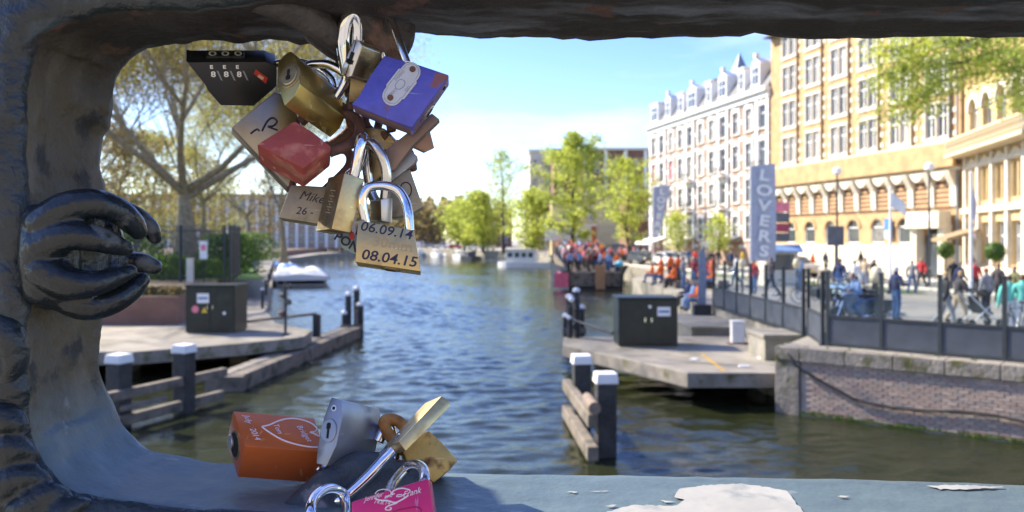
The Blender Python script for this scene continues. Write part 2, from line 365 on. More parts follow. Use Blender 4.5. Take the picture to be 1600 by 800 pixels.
# steps and blocks by the quay
for (x0, x1, y0, y1, z1, lab) in ((6.9, 7.95, 22.7, 24.3, 1.5, 'low concrete block between landing slab and glass fence'), (6.2, 7.95, 28.7, 33.5, 1.1, 'long low concrete ledge behind the landing slab')):
    c = MB(); c.b2(x0, x1, y0, y1, -1, z1); c.b2(x0 - .05, x1 + .03, y0 - .05, y1 + .04, z1 + .003, z1 + .12); tag(c.build('concrete_block', M['concrete'], bevel=0.02), lab, 'block')

# ------------------------------------------------------------------ brick quay wall, brick by brick
WA = Vector((7.0, 20.05, 0)); WB = Vector((16.2, 12.6, 0)); wd = (WB - WA).normalized(); wn = Vector((wd.y, -wd.x, 0))
if wn.y > 0: wn = -wn
wrot = math.atan2(wd.y, wd.x)
qw = empty('quay_wall', WA, wrot, 'pinkish brick canal wall with mossy concrete coping under the glass fence', 'wall')
LW = 7.4
mo = MB(); mo.b2(0.0, LW + 3, -0.10, -0.004, -1.0, 1.28); mo.build('mortar_core', mat('mortar', (0.36, 0.31, 0.27), 0.9, var=0.2, scale=3), qw)
bm_ = MB(); bm_.box((0, 0, 0), (0.205, 0.05, 0.062)); bo = bm_.build('brick_source', mat('wall_brick', (0.36, 0.27, 0.225), 0.85, var=0.25, scale=3), None, bevel=0.005, bseg=1); bme = bo.data; bpy.data.objects.remove(bo)
bcols = [mat('wall_brick', (0,0,0)), mat('wall_brick_grey', (0.31, 0.26, 0.225), 0.85, var=0.25, scale=3), mat('wall_brick_pale', (0.42, 0.33, 0.27), 0.85, var=0.25, scale=3), overlay(mat('wall_brick_moss', (0.22, 0.16, 0.12), 0.9, var=0.25, scale=3), (0.07, 0.085, 0.02), 9, .45, .6)]
rest = MB(); rng = random.Random(3); cnt = 0
rows = 17
for r_ in range(rows):
    z = 0.09 + r_ * 0.072
    u = 0.14 + (0.11 if r_ % 2 else 0.0)
    k = 0
    while u < LW:
        mi = 3 if (z < 0.16 and rng.random() < .85) else rng.choice((0, 0, 1, 2))
        dy = rng.uniform(-0.006, 0.004)
        if u < 4.2 and cnt < 298 or (z > .2 and u < 3.9 and cnt < 298):
            o = inst('brick', bme, qw, (u + 0.1, -0.108 + dy, z), 0, bcols[mi]); cnt += 1
        else:
            rest.cur = mi; rest.box((u + 0.1, -0.108 + dy, z), (0.205, 0.05, 0.062))
        u += 0.217; k += 1
tag(rest.build('brickwork', bcols, qw), kind='stuff')
for i in range(7):
    c = MB(); c.b2(0.005 + i * 1.05, 1.05 * i + 1.04, -0.2, 0.34, 1.285, 1.62); c.build('coping_stone', M['mossy'], qw, bevel=0.02)
c = MB(); c.b2(-0.62, -0.02, -0.16, 0.5, -1, 1.28); c.b2(-0.6, -0.005, -0.2, 0.52, 1.285, 1.618); c.build('end_block', M['mossy'], qw, bevel=0.03)
tb = MB(); pts = []
for i in range(40):
    u = -0.3 + i * 0.19; z = 1.5 - 1.0 * min(1, max(0, (u + 0.3) / 1.6)) ** 0.6 + 0.05 * math.sin(u * 2.1)
    pts.append((u, -0.225 if u < .2 else -0.19, z))
ho = tb.tube(pts, 0.03, 8).build('hose', M['rubber'], None, smooth=True); ho.location = WA; ho.rotation_euler = (0, 0, wrot); tag(ho, 'black hose drooping across the face of the brick quay wall', 'hose')
# algae tufts along the wall foot
tf = MB()
for i in range(700):
    u = rng.uniform(-0.6, LW + 2); z = rng.choice((0.02, 0.03, 0.05, 1.63)); y = -0.15 if z < 1 else rng.uniform(-.15, .3)
    if z > 1 and rng.random() < .75: continue
    s_ = rng.uniform(.03, .07); a_ = rng.uniform(0, 6.28)
    tf.add([(u, y, z), (u + s_ * math.cos(a_), y + s_ * math.sin(a_) * .4, z + s_), (u + s_, y, z + s_ * .2)], [(0, 1, 2)])
g_ = tf.build('moss', M['leaf_green']); g_.location = WA; g_.rotation_euler = (0, 0, wrot); tag(g_, 'green moss and weeds along the brick quay wall', 'moss', kind='stuff')

# ------------------------------------------------------------------ glass fence on the quay
def fence(name, p0, p1, n, label, hgt=1.8, over=0):
    p0 = Vector((*p0, 1.6)); p1 = Vector((*p1, 1.6)); d = p1 - p0; L = d.length; rz = math.atan2(d.y, d.x)
    e = empty(name, p0, rz, label, 'fence')
    st = L / n
    pm = MB(); pm.b2(-.045, .045, -.045, .045, 0.0, hgt); pm.b2(-.06, .06, -.06, .06, hgt + .002, hgt + .03); pm.b2(-.09, .09, -.09, .09, .001, .02); po = pm.build('post_source', M['steel_dark'], None, bevel=.006, bseg=1); pme = po.data; bpy.data.objects.remove(po)
    lm = MB(); lm.b2(.05, st - .05, -.02, .02, .08, .70); lo = lm.build('panel_source', M['panel_blue'], None); lme = lo.data; bpy.data.objects.remove(lo)
    gm = MB(); gm.b2(.055, st - .055, -.006, .006, .78, hgt - .12); go = gm.build('glass_source', M['pane'], None); gme = go.data; bpy.data.objects.remove(go)
    rm = MB(); rm.b2(.047, st - .047, -.04, .04, .705, .765); ro = rm.build('rail_source', M['steel_dark'], None); rme = ro.data; bpy.data.objects.remove(ro)
    for i in range(n + 1): inst('post', pme, e, (i * st, 0, 0))
    for i in range(n):
        inst('lower_panel', lme, e, (i * st, 0, 0)); inst('rail', rme, e, (i * st, 0, 0)); inst('rail', rme, e, (i * st, 0, -.69)); inst('glass_pane', gme, e, (i * st, 0, 0))
    return e
fence('glass_fence', (7.9, 32.6), (7.95, 22.7), 6, 'glass fence with dark posts running beside the landing slab')
fence('glass_fence', (8.05, 22.6), (7.66, 20.52), 1, 'short glass fence bay turning the quay corner')
fence('glass_fence', (7.75, 20.42), (15.2, 13.45), 8, 'glass fence with blue grey lower panels on top of the brick wall')
# dark banner standing behind the fence end
bn = empty('roll_banner', (7.55, 33.1, 1.6), 0, 'tall dark pointed banner at the far end of the glass fence', 'banner')
q = MB(); q.prism([(-.17, 0, 0.05), (.17, 0, 0.05), (.19, 0, 1.75), (.08, 0, 2.4), (-.1, 0, 2.1)], (0, .03, 0)); q.build('cloth', mat('slate_cloth', (.24, .27, .33), .7), bn, fix=True)
q = MB(); q.b2(-.35, .35, -.2, .2, -1.5, .04); q.build('foot', M['steel_dark'], bn)

# ------------------------------------------------------------------ mooring fenders and piles
def pile(mb, x, y, z1, w_): mb.b2(x - w_, x + w_, y - w_, y + w_, -1.6, z1)
def fender(name, posts, rails, label, rz=0):
    e = empty(name, (posts[0][0], posts[0][1], 0), 0, label, 'fender')
    for x, y, h, w_ in posts:
        m = MB(); m.box((x, y, (h - 1.8) / 2), (2 * w_, 2 * w_, h + 1.8), rz=rz); p = m.build('post', M['darkwood'], e, bevel=.03, off=e.location)
        m = MB(); m.box((x, y, h + .105), (2 * w_ + .06, 2 * w_ + .06, .2), rz=rz, taper=.9); m.build('white_cap', M['white'], p, bevel=.02, off=e.location)
    for a, b, w_, h_ in rails:
        m = MB(); m.bar(a, b, w_, h_); m.build('rail', M['wood'], e, bevel=.035, off=e.location)
    return e
fender('mooring_fender', [(-8.78, 18.6, 1.45, .19), (-8.0, 20.3, 1.45, .19)], [((-8.95, 17.6, .78), (-7.45, 21.6, .78), .2, .22), ((-8.95, 17.6, .2), (-7.5, 21.5, .2), .2, .24), ((-8.55, 18.2, .5), (-8.1, 19.5, .5), .1, .12)], 'dark fender posts with white caps and two rails beside the left landing', R(70))
fender('mooring_fender', [(1.56, 18.7, 1.42, .19), (1.82, 16.2, 1.42, .19)], [((1.28, 19.6, .80), (1.52, 15.6, .80), .2, .26), ((1.28, 19.6, .18), (1.52, 15.6, .18), .22, .28)], 'dark fender posts with white caps and weathered rails beside the cut slab corner', R(5))
m = MB(); m.tube([(1.50, 16.6, 1.06), (1.54, 15.5, 1.06)], [.10, .12], 12); tag(m.build('log', mat('pale_log', (.22, .17, .13), .85, var=.3, scale=6), None, smooth=False), 'short round log end lying on the fender rail', 'log')
for (x, y, lab) in ((-7.0, 36.6, 'cluster of white capped piles at the end of the floating beam'), (2.62, 35.2, 'cluster of dark mooring piles beyond the green cabinet')):
    e = empty('pile_cluster', (x, y, 0), 0, lab, 'piles')
    for dx, dy, h, rr in ((-.2, 0, 1.75, .14), (.12, .25, 2.0, .14), (.3, .1, 1.3, .16), (-.35, -.1, .95, .12)):
        m = MB(); m.tube([(dx, dy, -1.5), (dx, dy, h)], rr, 10); p = m.build('pile', M['darkwood'], e)
        m = MB(); m.lathe([(rr + .02, h), (rr + .02, h + .1), (rr * .5, h + .17)], 10, (dx, dy, 0)); m.build('white_cap', M['white'], p)
    m = MB(); m.b2(-.5, .5, -.28, -.16, .25, .5); m.b2(.12, .26, -.3, .2, .3, 1.1); m.build('plank', M['wood'], e)
# floating beams left
e = empty('floating_beam', (-8.2, 23.6, 0), 0, 'long pair of weathered timber beams floating beside the left landing', 'beam')
for i, (a, b, w_, h_, z) in enumerate((((-7.72, 23.3), (-6.75, 36.0), .42, .5, .18), ((-8.2, 23.4), (-7.25, 36.0), .42, .42, .22))):
    m = MB(); m.bar((a[0], a[1], z), (b[0], b[1], z), w_, h_); m.build('beam', [M['wood'], M['mossy']][i], e, bevel=.04, off=e.location)
m = MB(); m.b2(-8.5, -7.45, 23.0, 23.28, -.1, .42); m.build('cross_beam', M['wood'], e, bevel=.03, off=e.location)
# signal post with lamps
p = wp(446, 525, 1); x, y = gp(446, 524, .9)
e = empty('signal_post', (x, y, .9), 0, 'thin dark signal post with lamps at the tip of the left landing', 'signal')
m = MB(); m.tube([(0, 0, 0), (0, 0, 1.85)], .05, 8); m.lathe([(.12, 0), (.12, .03), (.05, .06)], 8); m.build('pole', M['steel_dark'], e, smooth=False)
for i, (dx, z) in enumerate(((.1, 1.7), (-.08, 1.38), (.1, 1.15), (-.12, .75))):
    m = MB(); m.lathe([(.04, -.14), (.1, -.12), (.11, .02), (.07, .1), (.03, .12)], 10, (dx, 0, z), Matrix.Rotation(R(90), 4, 'X')); l = m.build('lamp_housing', M['black'] if i < 3 else mat('rusty_lamp', (.2, .06, .03), .7), e)
    m = MB(); m.lathe([(.075, .13), (.07, .145), (.02, .15)], 10, (dx, 0, z), Matrix.Rotation(R(90), 4, 'X')); m.build('lens', M['glass'], l)
# barrier arm
a = gp(376, 512, .9)
e = empty('barrier_arm', (a[0], a[1], .9), 0, 'thin metal barrier arm with a stub post beside the left cabinet', 'barrier')
x2, y2 = gp(495, 497, 1.15); m = MB(); m.bar((a[0], a[1], 1.1), (x2, y2, 1.32), .09, .1); m.build('arm', M['wood'], e, off=e.location)
m = MB(); m.b2(x2 - .14, x2 + .14, y2 - .14, y2 + .14, .3, 1.3); m.build('stub_post', M['steel_dark'], e, bevel=.03, off=e.location)
m = MB(); m.b2(a[0] - .1, a[0] + .1, a[1] - .1, a[1] + .1, .9, 1.04); m.build('hinge', M['steel_dark'], e, off=e.location)
e = empty('barrier_arm', (2.9, 26.9, .9), 0, 'thin black handle bar lying from the piles to the right cabinet', 'barrier')
m = MB(); m.tube([(1.95, 28.0, 1.55), (3.2, 26.4, 1.25)], .05, 8); m.build('arm', M['steel_dark'], e, off=e.location)
m = MB(); m.tube([(1.95, 28.0, .9), (1.95, 28.0, 2.0)], .09, 8); m.tube([(2.2, 28.1, .9), (2.2, 28.1, 2.25)], .1, 8); m.build('stub_post', M['darkwood'], e, off=e.location)
for i, (dx, z) in enumerate(((-.12, 1.6), (.14, 1.85), (-.05, 2.2), (.08, 1.3))):
    m = MB(); m.lathe([(.03, -.12), (.1, -.1), (.1, .06), (.04, .1)], 8, (2.05 + dx, 28.0, z), Matrix.Rotation(R(90), 4, 'X')); m.build('lamp_housing', M['black'] if i % 2 else M['white'], e, off=e.location)

# ------------------------------------------------------------------ green utility cabinets
def cabinet(x0, x1, y, z1, dep, label, signs):
    e = empty('utility_cabinet', ((x0 + x1) / 2, y, .9), 0, label, 'cabinet'); w_ = (x1 - x0) / 2; h = z1 - .9
    m = MB(); m.b2(-w_, w_, 0, dep, .04, h - .06); m.build('housing', M['green_box'], e, bevel=.015)
    m = MB(); m.b2(-w_ - .04, w_ + .04, -.04, dep + .04, h - .058, h); m.build('lid', M['green_box'], e, bevel=.015)
    m = MB(); m.b2(-w_ + .05, w_ - .05, .05, dep - .05, 0, .042); m.build('plinth', M['concrete'], e)
    for s in (-1, 1):
        m = MB(); m.b2(min(s * .012, s * (w_ - .05)), max(s * .012, s * (w_ - .05)), -.018, -.002, .1, h - .1); d = m.build('door', M['green_box'], e, bevel=.006)
        m = MB(); m.b2(s * .1 - .02, s * .1 + .02, -.05, -.02, h * .5, h * .5 + .14); m.build('handle', M['chrome'], d)
        m = MB()
        for k in range(5): m.b2(s * w_ * .5 - .22, s * w_ * .5 + .22, -.03, -.02, .15 + k * .05, .175 + k * .05)
        m.build('louvre', M['black'], d)
    for nm, mm, sx, sz, sw, sh in signs:
        m = MB()
        if nm == 'round_sticker': m.lathe([(sw, 0), (sw, .006)], 20, (sx, -.02, sz), Matrix.Rotation(R(90), 4, 'X'))
        elif nm == 'warning_sticker': m.prism([(sx - sw, -.026, sz - sh), (sx + sw, -.026, sz - sh), (sx, -.026, sz + sh)], (0, .006, 0))
        else: m.b2(sx - sw, sx + sw, -.026, -.02, sz - sh, sz + sh)
        s_ = m.build(nm, mm, e, fix=True)
        if nm == 'label_plate':
            m = MB(); m.b2(sx - sw * .8, sx + sw * .8, -.03, -.027, sz - sh * .25, sz + sh * .25); m.build('print', mat('blue_print', (.12, .2, .38), .6), s_)
    return e
M['pinkst'] = mat('pink_sticker', (.75, .22, .28), .6)
cabinet(-11.5, -9.75, 29.3, 2.62, 1.35, 'dark green metal cabinet with white, pink and yellow stickers', [('label_plate', M['white'], -.25, 1.25, .21, .17), ('round_sticker', M['pinkst'], -.52, .86, .13, .13), ('warning_sticker', M['yellow'], -.2, .84, .11, .1), ('round_sticker', M['white'], .5, .72, .06, .06)])
cabinet(3.28, 5.1, 25.6, 2.44, 1.3, 'dark green metal cabinet with one white label by the glass fence', [('label_plate', M['white'], .48, 1.1, .2, .14), ('round_sticker', M['white'], .05, 1.25, .05, .05), ('vent', M['black'], .45, .18, .3, .1)])
x, y = gp(1152, 537, .9)
e = empty('service_pillar', (x, y, .9), 0, 'small white service pillar standing on the landing slab', 'pillar')
m = MB(); m.b2(-.2, .2, -.15, .15, .03, .68); m.build('housing', M['white'], e, bevel=.03)
m = MB(); m.b2(-.22, .22, -.17, .17, .682, .74); m.build('cap', M['white'], e, bevel=.02)
m = MB(); m.b2(-.3, .5, -.2, .2, 0, .028); m.build('foot', mat('rusty_foot', (.16, .07, .04), .8), e)
# ------------------------------------------------------------------ buildings
def wall_open(mb, u0, u1, z0, z1, ops, y=0.0, depth=0.22):
    us = sorted({u0, u1, *[k for o in ops for k in (o[0], o[1])]}); zs = sorted({z0, z1, *[k for o in ops for k in (o[2], o[3])]})
    us = [u for u in us if u0 <= u <= u1]; zs = [z for z in zs if z0 <= z <= z1]
    for i in range(len(us) - 1):
        for j in range(len(zs) - 1):
            cu = (us[i] + us[i + 1]) / 2; cz = (zs[j] + zs[j + 1]) / 2
            if any(o[0] < cu < o[1] and o[2] < cz < o[3] for o in ops): continue
            mb.quad((us[i + 1], y, zs[j]), (us[i], y, zs[j]), (us[i], y, zs[j + 1]), (us[i + 1], y, zs[j + 1]))
    for a, b, c, d in ops:
        yb = y - depth
        mb.quad((a, y, c), (b, y, c), (b, yb, c), (a, yb, c)); mb.quad((a, y, d), (a, yb, d), (b, yb, d), (b, y, d))
        mb.quad((a, y, c), (a, yb, c), (a, yb, d), (a, y, d)); mb.quad((b, y, c), (b, y, d), (b, yb, d), (b, yb, c))
        mb.quad((b, yb, c), (a, yb, c), (a, yb, d), (b, yb, d))
WIN = {}; wrg = random.Random(21); PANES = [M['glass']] * 4 + [mat('pane_blind', (.34, .33, .30), .25, var=.2, scale=1.2), mat('pane_curtain', (.20, .20, .19), .2, var=.4, scale=2), mat('pane_dark', (.03, .035, .04), .06)]
def win_mesh(w, h, kind, fm):
    key = (round(w, 2), round(h, 2), kind, fm.name)
    if key in WIN: return WIN[key]
    f = .09
    m = MB(); m.b2(-w / 2, -w / 2 + f, -.05, .05, 0, h); m.b2(w / 2 - f, w / 2, -.05, .05, 0, h); m.b2(-w / 2 + f, w / 2 - f, -.05, .05, 0, f); m.b2(-w / 2 + f, w / 2 - f, -.05, .05, h - f, h)
    tz = h * .66
    m.b2(-w / 2 + f, w / 2 - f, -.04, .04, tz - .04, tz + .04)
    if kind == 'cross': m.b2(-.05, .05, -.045, .045, f, tz - .04); m.b2(-.04, .04, -.04, .04, tz + .04, h - f)
    o = m.build('w', fm); a = o.data; bpy.data.objects.remove(o)
    m = MB(); m.b2(-w / 2 + f * .9, w / 2 - f * .9, -.03, -.015, f * .9, h - f * .9); o = m.build('p', M['glass']); b = o.data; bpy.data.objects.remove(o)
    m = MB(); m.b2(-w / 2 - .08, w / 2 + .08, -.1, .16, -.12, -.004); o = m.build('s', M['stone']); c = o.data; bpy.data.objects.remove(o)
    WIN[key] = (a, b, c); return WIN[key]
def window(par, u, z, w, h, y=-0.12, kind='cross', fm=None, sill=True, pm=None):
    a, b, c = win_mesh(w, h, kind, fm or M['white'])
    o = inst('window', a, par, (u, y, z)); inst('pane', b, o, m=pm or wrg.choice(PANES))
    if sill: inst('sill', c, o, (0, .12, 0))
    return o
def simple(name, mb, m, par, **k): return mb.build(name, m, par, **k)

# --- the orange brick hotel with oriel bays
B1 = empty('hotel', O1, math.atan2(dF.y, dF.x), 'orange brick corner hotel with white window bays and row of white corbels', 'building')
L1 = 24.0
m = MB(); ops = []
arch_u = [2.6 + 3.0 * i for i in range(7)]
for u in arch_u: ops.append((u - .75, u + .75, 2.35, 4.2))
wall_open(m, 0, L1, 0, 21.5, ops)
m.quad((0, 0, 0), (0, -14, 0), (0, -14, 21.5), (0, 0, 21.5)); m.quad((L1, 0, 0), (L1, 0, 21.5), (L1, -14, 21.5), (L1, -14, 0)); m.quad((0, -14, 0), (L1, -14, 0), (L1, -14, 21.5), (0, -14, 21.5))
m.build('wall', M['brick_tan'], B1, fix=True)
m = MB(); m.b2(0.01, L1, 0.003, .18, 0, 2.25); m.build('plinth', M['stone'], B1)
m = MB(); m.b2(0, L1 + .05, .003, .35, 9.1, 9.3); m.build('ledge', M['stone'], B1)
m = MB(); m.b2(0, L1 + .1, .003, .3, 7.25, 7.5); m.build('cornice', M['stone'], B1)
for u in arch_u:
    window(B1, u, 2.35, 1.5, 1.85, -.12, 'plain', sill=False)
    m = MB(); N = 10
    for i in range(N):
        a0 = math.pi * i / N; a1 = math.pi * (i + 1) / N
        p = [(u + math.cos(a) * r, .003, 3.55 + math.sin(a) * r * .95) for a, r in ((a0, .72), (a1, .72), (a1, 1.0), (a0, 1.0))]
        m.prism(p, (0, .09, 0))
    m.build('arch', M['brick_tan'], B1, fix=True)
    for s in (-1, 1):
        m = MB(); m.prism([(u + s * .76, -.1, 4.21), (u + s * .76, -.1, 3.5), (u + s * .55, -.1, 3.95), (u + s * .2, -.1, 4.21)], (0, .09, 0)); m.build('spandrel', M['brick_tan'], B1, fix=True)
nc = 11
for i in range(nc + 1):
    u = .6 + i * 2.05
    m = MB(); m.prism([(u - .28, .003, 4.7), (u - .28, .25, 4.9), (u - .28, .3, 6.2), (u - .28, .75, 7.0), (u - .28, .85, 7.24), (u - .28, .003, 7.24)], (.56, 0, 0)); m.build('corbel', M['stone'], B1, fix=True, bevel=.03)
for i in range(nc):
    u = .6 + i * 2.05 + 1.02
    m = MB(); m.b2(u - .72, u + .72, .004, .10, 4.75, 6.6); p = m.build('recess_panel', M['brick_dark'], B1)
    m = MB()
    for k in range(5): m.b2(u - .7, u + .7, .102, .14, 4.9 + k * .33, 5.05 + k * .33)
    m.build('band', M['brick_tan'], p)
    m = MB(); m.prism([(u - .72, .1, 7.24), (u - .5, .1, 6.9), (u - .25, .1, 6.7), (u, .1, 6.62), (u + .25, .1, 6.7), (u + .5, .1, 6.9), (u + .72, .1, 7.24)], (0, .5, 0)); m.build('small_arch', M['stone'], B1, fix=True)
m = MB(); m.b2(0, L1, .55, .8, 7.5, 9.09); m.b2(0, L1, .003, .55, 7.502, 7.6); m.build('overhang', M['brick_tan'], B1)
_q = MB(); _q.box((0, 0, 0), (.42, .055, .35)); _q = _q.build('q', M['stone']); QM = _q.data; bpy.data.objects.remove(_q)
bays = [2.2 + 3.68 * i for i in range(6)]
for bi, u in enumerate(bays):
    m = MB(); W = 2.3; ops = []
    for fl in range(4):
        z = 9.6 + fl * 3.2
        for s in (-.56, .56): ops.append((u + s - .5, u + s + .5, z, z + 2.25))
    wall_open(m, u - W / 2, u + W / 2, 9.32, 22.4, ops, y=.16, depth=.2)
    m.quad((u - W / 2, 0, 9.32), (u - W / 2, .16, 9.32), (u - W / 2, .16, 22.4), (u - W / 2, 0, 22.4)); m.quad((u + W / 2, 0, 9.32), (u + W / 2, 0, 22.4), (u + W / 2, .16, 22.4), (u + W / 2, .16, 9.32))
    m.quad((u - W / 2, 0, 22.4), (u - W / 2, .16, 22.4), (u + W / 2, .16, 22.4), (u + W / 2, 0, 22.4))
    by = m.build('oriel_bay', M['brick_tan'], B1, fix=True)
    for fl in range(4):
        z = 9.6 + fl * 3.2
        m = MB(); m.b2(u - W / 2 - .06, u + W / 2 + .06, .163, .26, z + 2.27, z + 2.5); m.b2(u - W / 2 - .06, u + W / 2 + .06, .163, .26, z - .25, z - .02)
        m.b2(u - .06, u + .06, .163, .24, z, z + 2.25); m.b2(u - W / 2 - .02, u - W / 2 + .1, .163, .24, z, z + 2.25); m.b2(u + W / 2 - .1, u + W / 2 + .02, .163, .24, z, z + 2.25)
        m.build('stone_surround', M['stone'], by)
        for s in (-.56, .56): window(B1, u + s, z, 1.0, 2.25, .06, 'cross', sill=False)
        # stone quoin blocks either side
        for k in range(3):
            for s in (-1, 1): inst('quoin', QM, B1, (u + s * (W / 2 + .29), .03, z + k * .8 + .17))
m = MB(); m.prism([(-.1, .9, 21.5), (-.1, -14.2, 21.5), (-.1, -9, 25.5), (-.1, -4, 25.5)], (L1 + .2, 0, 0)); m.build('roof', M['slate'], B1, fix=True)
m = MB(); m.tube([(.25, .2, 0), (.25, .2, 21)], .07, 6); m.tube([(1.0, .2, 9.3), (1.0, .2, 21)], .06, 6); m.build('drainpipe', M['slate_blue'], B1)
# entrance with canopy
m = MB(); m.b2(.7, 4.0, .2, 1.3, 3.4, 3.65); m.b2(.75, 3.95, .25, 1.25, 3.65, 4.55); cn_ = m.build('entrance_canopy', M['stone'], B1)
m = MB(); m.b2(1.0, 3.7, 1.252, 1.28, 3.85, 4.4); m.build('sign_board', M['white'], cn_)
for u in (.95, 3.6):
    m = MB(); m.b2(u - .3, u + .3, .25, .9, 0, 3.39); m.build('entrance_pier', M['stone'], B1, bevel=.03)
m = MB(); m.b2(1.3, 3.2, .19, .23, 0.02, 3.0); m.build('door', M['glass'], B1)
m = MB(); m.b2(6.7, 7.5, .2, .26, 2.7, 4.2); p = m.build('blue_sign', mat('blue_sign', (.06, .2, .6), .5), B1)
m = MB(); m.b2(6.75, 7.45, .262, .27, 2.75, 3.3); m.build('sign_text_panel', M['white'], p)

# --- white trimmed terrace
O2 = O1 + dF * 24.06
B2 = empty('terrace', O2, math.atan2(dF.y, dF.x), 'pink brick terrace with white bands, tall windows and white dormers', 'building')
L2 = 29.4; ncol = 11; st = L2 / ncol
m = MB(); ops = []; wl = []
rowsz = ((2.6, 2.4), (6.35, 2.25), (9.75, 2.4), (13.35, 2.2))
for i in range(ncol):
    u = st * (i + .5)
    for z, h in rowsz: ops.append((u - .62, u + .62, z, z + h)); wl.append((i, u, z, h))
wall_open(m, 0, L2, 0, 17.0, ops)
m.quad((L2, 0, 0), (L2, 0, 17), (L2, -12, 17), (L2, -12, 0)); m.quad((0, 0, 0), (0, -12, 0), (0, -12, 17), (0, 0, 17)); m.quad((0, -12, 0), (L2, -12, 0), (L2, -12, 17), (0, -12, 17))
m.build('wall', M['brick_pink'], B2, fix=True)
for i, u, z, h in wl:
    window(B2, u, z, 1.24, h, -.1, 'cross' if i % 3 else 'plain', pm=(M['curtain'] if (i in (8, 10) and 9 < z < 10) else None))
    m = MB(); m.b2(u - .8, u + .8, .003, .12, z + h + .02, z + h + .42); m.b2(u - .18, u + .18, .121, .2, z + h + .02, z + h + .5); m.build('lintel', M['white'], B2)
    for s in (-1, 1):
        m = MB(); m.b2(u + s * .76 - .12, u + s * .76 + .12, .052, .1, z - .1, z + h); m.build('surround', M['white'], B2)
for z in (1.8, 3.7, 5.6, 7.3, 9.1, 10.7, 12.6, 14.3, 16.0):
    for i in range(ncol + 1):
        a = st * (i - .5) + .66 if i else 0; b = st * (i + .5) - .66 if i < ncol else L2
        m = MB(); m.b2(a, b, .003, .05, z, z + .32); m.build('band', M['white'], B2)
for i in (0, 3, 6, 9):
    u = st * (i + .5)
    for s in (-1, 1):
        m = MB(); m.b2(u + s * .98 - .22, u + s * .98 + .22, .051, .2, 1.6, 16.2); m.build('pilaster', M['white'], B2)
    for z in (6.1, 9.5):
        m = MB(); m.b2(u - 1.1, u + 1.1, .201, .9, z - .3, z - .15); bal = m.build('balcony', M['white'], B2)
        m = MB()
        for k in range(9): m.b2(u - 1.05 + k * .26, u - 1.02 + k * .26, .85, .88, z - .149, z + .6)
        m.b2(u - 1.08, u + 1.08, .84, .89, z + .6, z + .66); m.build('railing', M['steel_dark'], bal)
m = MB(); m.b2(L2 - 5.4, L2, .004, .045, .01, 16.3)
m2 = MB(); m2.b2(L2 - 5.2, L2 - 4.75, .051, .14, 1.0, 16.3); m2.b2(L2 - .5, L2, .051, .14, 1.0, 16.3); m2.build('corner_strip', M['white'], B2)
m = MB(); m.b2(-.0, L2 + .3, .003, .3, 16.2, 16.75); m.b2(0, L2 + .5, .003, .65, 16.76, 17.15); m.build('cornice', M['white'], B2)
m = MB(); m.prism([(0, .3, 17.16), (0, -1.6, 20.3), (0, -10.4, 20.3), (0, -12.3, 17.16)], (L2, 0, 0)); m.build('mansard_roof', M['slate'], B2, fix=True)
for i, (u, w_) in enumerate(((2.4, 1.6), (5.2, 1.2), (9.2, 1.8), (12.4, 1.2), (16.6, 2.2), (19.6, 1.4), (23.3, 1.4), (27.4, 2.2))):
    m = MB(); m.prism([(u - w_ / 2, .25, 17.17), (u + w_ / 2, .25, 17.17), (u + w_ / 2, .25, 19.7), (u, .25, 20.3 if i % 2 == 0 else 19.9), (u - w_ / 2, .25, 19.7)], (0, -2.2, 0)); d = m.build('dormer', M['white'], B2, fix=True)
    m = MB(); m.b2(u - w_ / 2 + .2, u + w_ / 2 - .2, .252, .27, 17.7, 19.3); m.build('pane', M['glass'], d)
    m = MB(); m.b2(u - .03, u + .03, .271, .3, 17.7, 19.3); m.b2(u - w_ / 2 + .2, u + w_ / 2 - .2, .271, .29, 18.6, 18.68); m.build('glazing_bar', M['white'], d)
    m = MB(); m.b2(u - w_ / 2 - .2, u + w_ / 2 + .2, -1.5, .4, 19.72, 19.85) if i % 2 else m.b2(u - .2, u + .2, -.1, .35, 20.3, 20.7); m.build('dormer_trim', M['white'], d)
m = MB(); m.lathe([(1.0, 19.0), (1.0, 20.4), (1.1, 20.45), (.75, 21.2), (.28, 22.2), (.03, 22.8)], 8, (10.8, -2.6, 0)); m.build('turret', M['slate_blue'], B2)
for u in (7.2, 14.4, 21.6):
    m = MB(); m.b2(u - .5, u + .5, -6, -4.8, 19.5, 22); m.build('chimney', M['brick_dark'], B2)
# shop fronts, awnings
for i, (u, w_, mm) in enumerate(((26.5, 5.2, M['white']), (18, 4.5, mat('awning_cream', (.66, .6, .46), .8)), (8, 5, M['slate']))):
    m = MB(); m.prism([(u - w_ / 2, .1, 3.0), (u - w_ / 2, 2.2, 2.3), (u - w_ / 2, 2.2, 2.05), (u - w_ / 2, .1, 2.85)], (w_, 0, 0)); m.build('awning', mm, B2, fix=True)

# --- hotel wing with arched balcony, right edge
xA = Vector((.21, .977, 0)).normalized()
O3 = Vector((26.9, 41.6, 1.6))
B3 = empty('hotel_wing', O3, math.atan2(xA.y, xA.x), 'cream stone hotel wing with arched gallery and white balcony', 'building')
L3 = 13.2; M['warmstone'] = mat('warm_stone', (.60, .50, .33), .8, var=.15, scale=1.5)
m = MB(); ops = []
for i in range(5):
    u = 1.7 + 2.45 * i
    ops += [(u - .8, u + .8, 9.0, 11.6), (u - .85, u - .08, 5.0, 7.1), (u + .08, u + .85, 5.0, 7.1), (u - .9, u + .9, 1.2, 3.7)]
wall_open(m, 0, L3, 0, 19, ops, depth=.45)
m.quad((0, 0, 0), (0, -10, 0), (0, -10, 19), (0, 0, 19)); m.quad((L3, 0, 0), (L3, 0, 19), (L3, -10, 19), (L3, -10, 0))
m.build('wall', mat('cream_brick', (.58, .43, .22), .85, var=.15, scale=1.5), B3, fix=True)
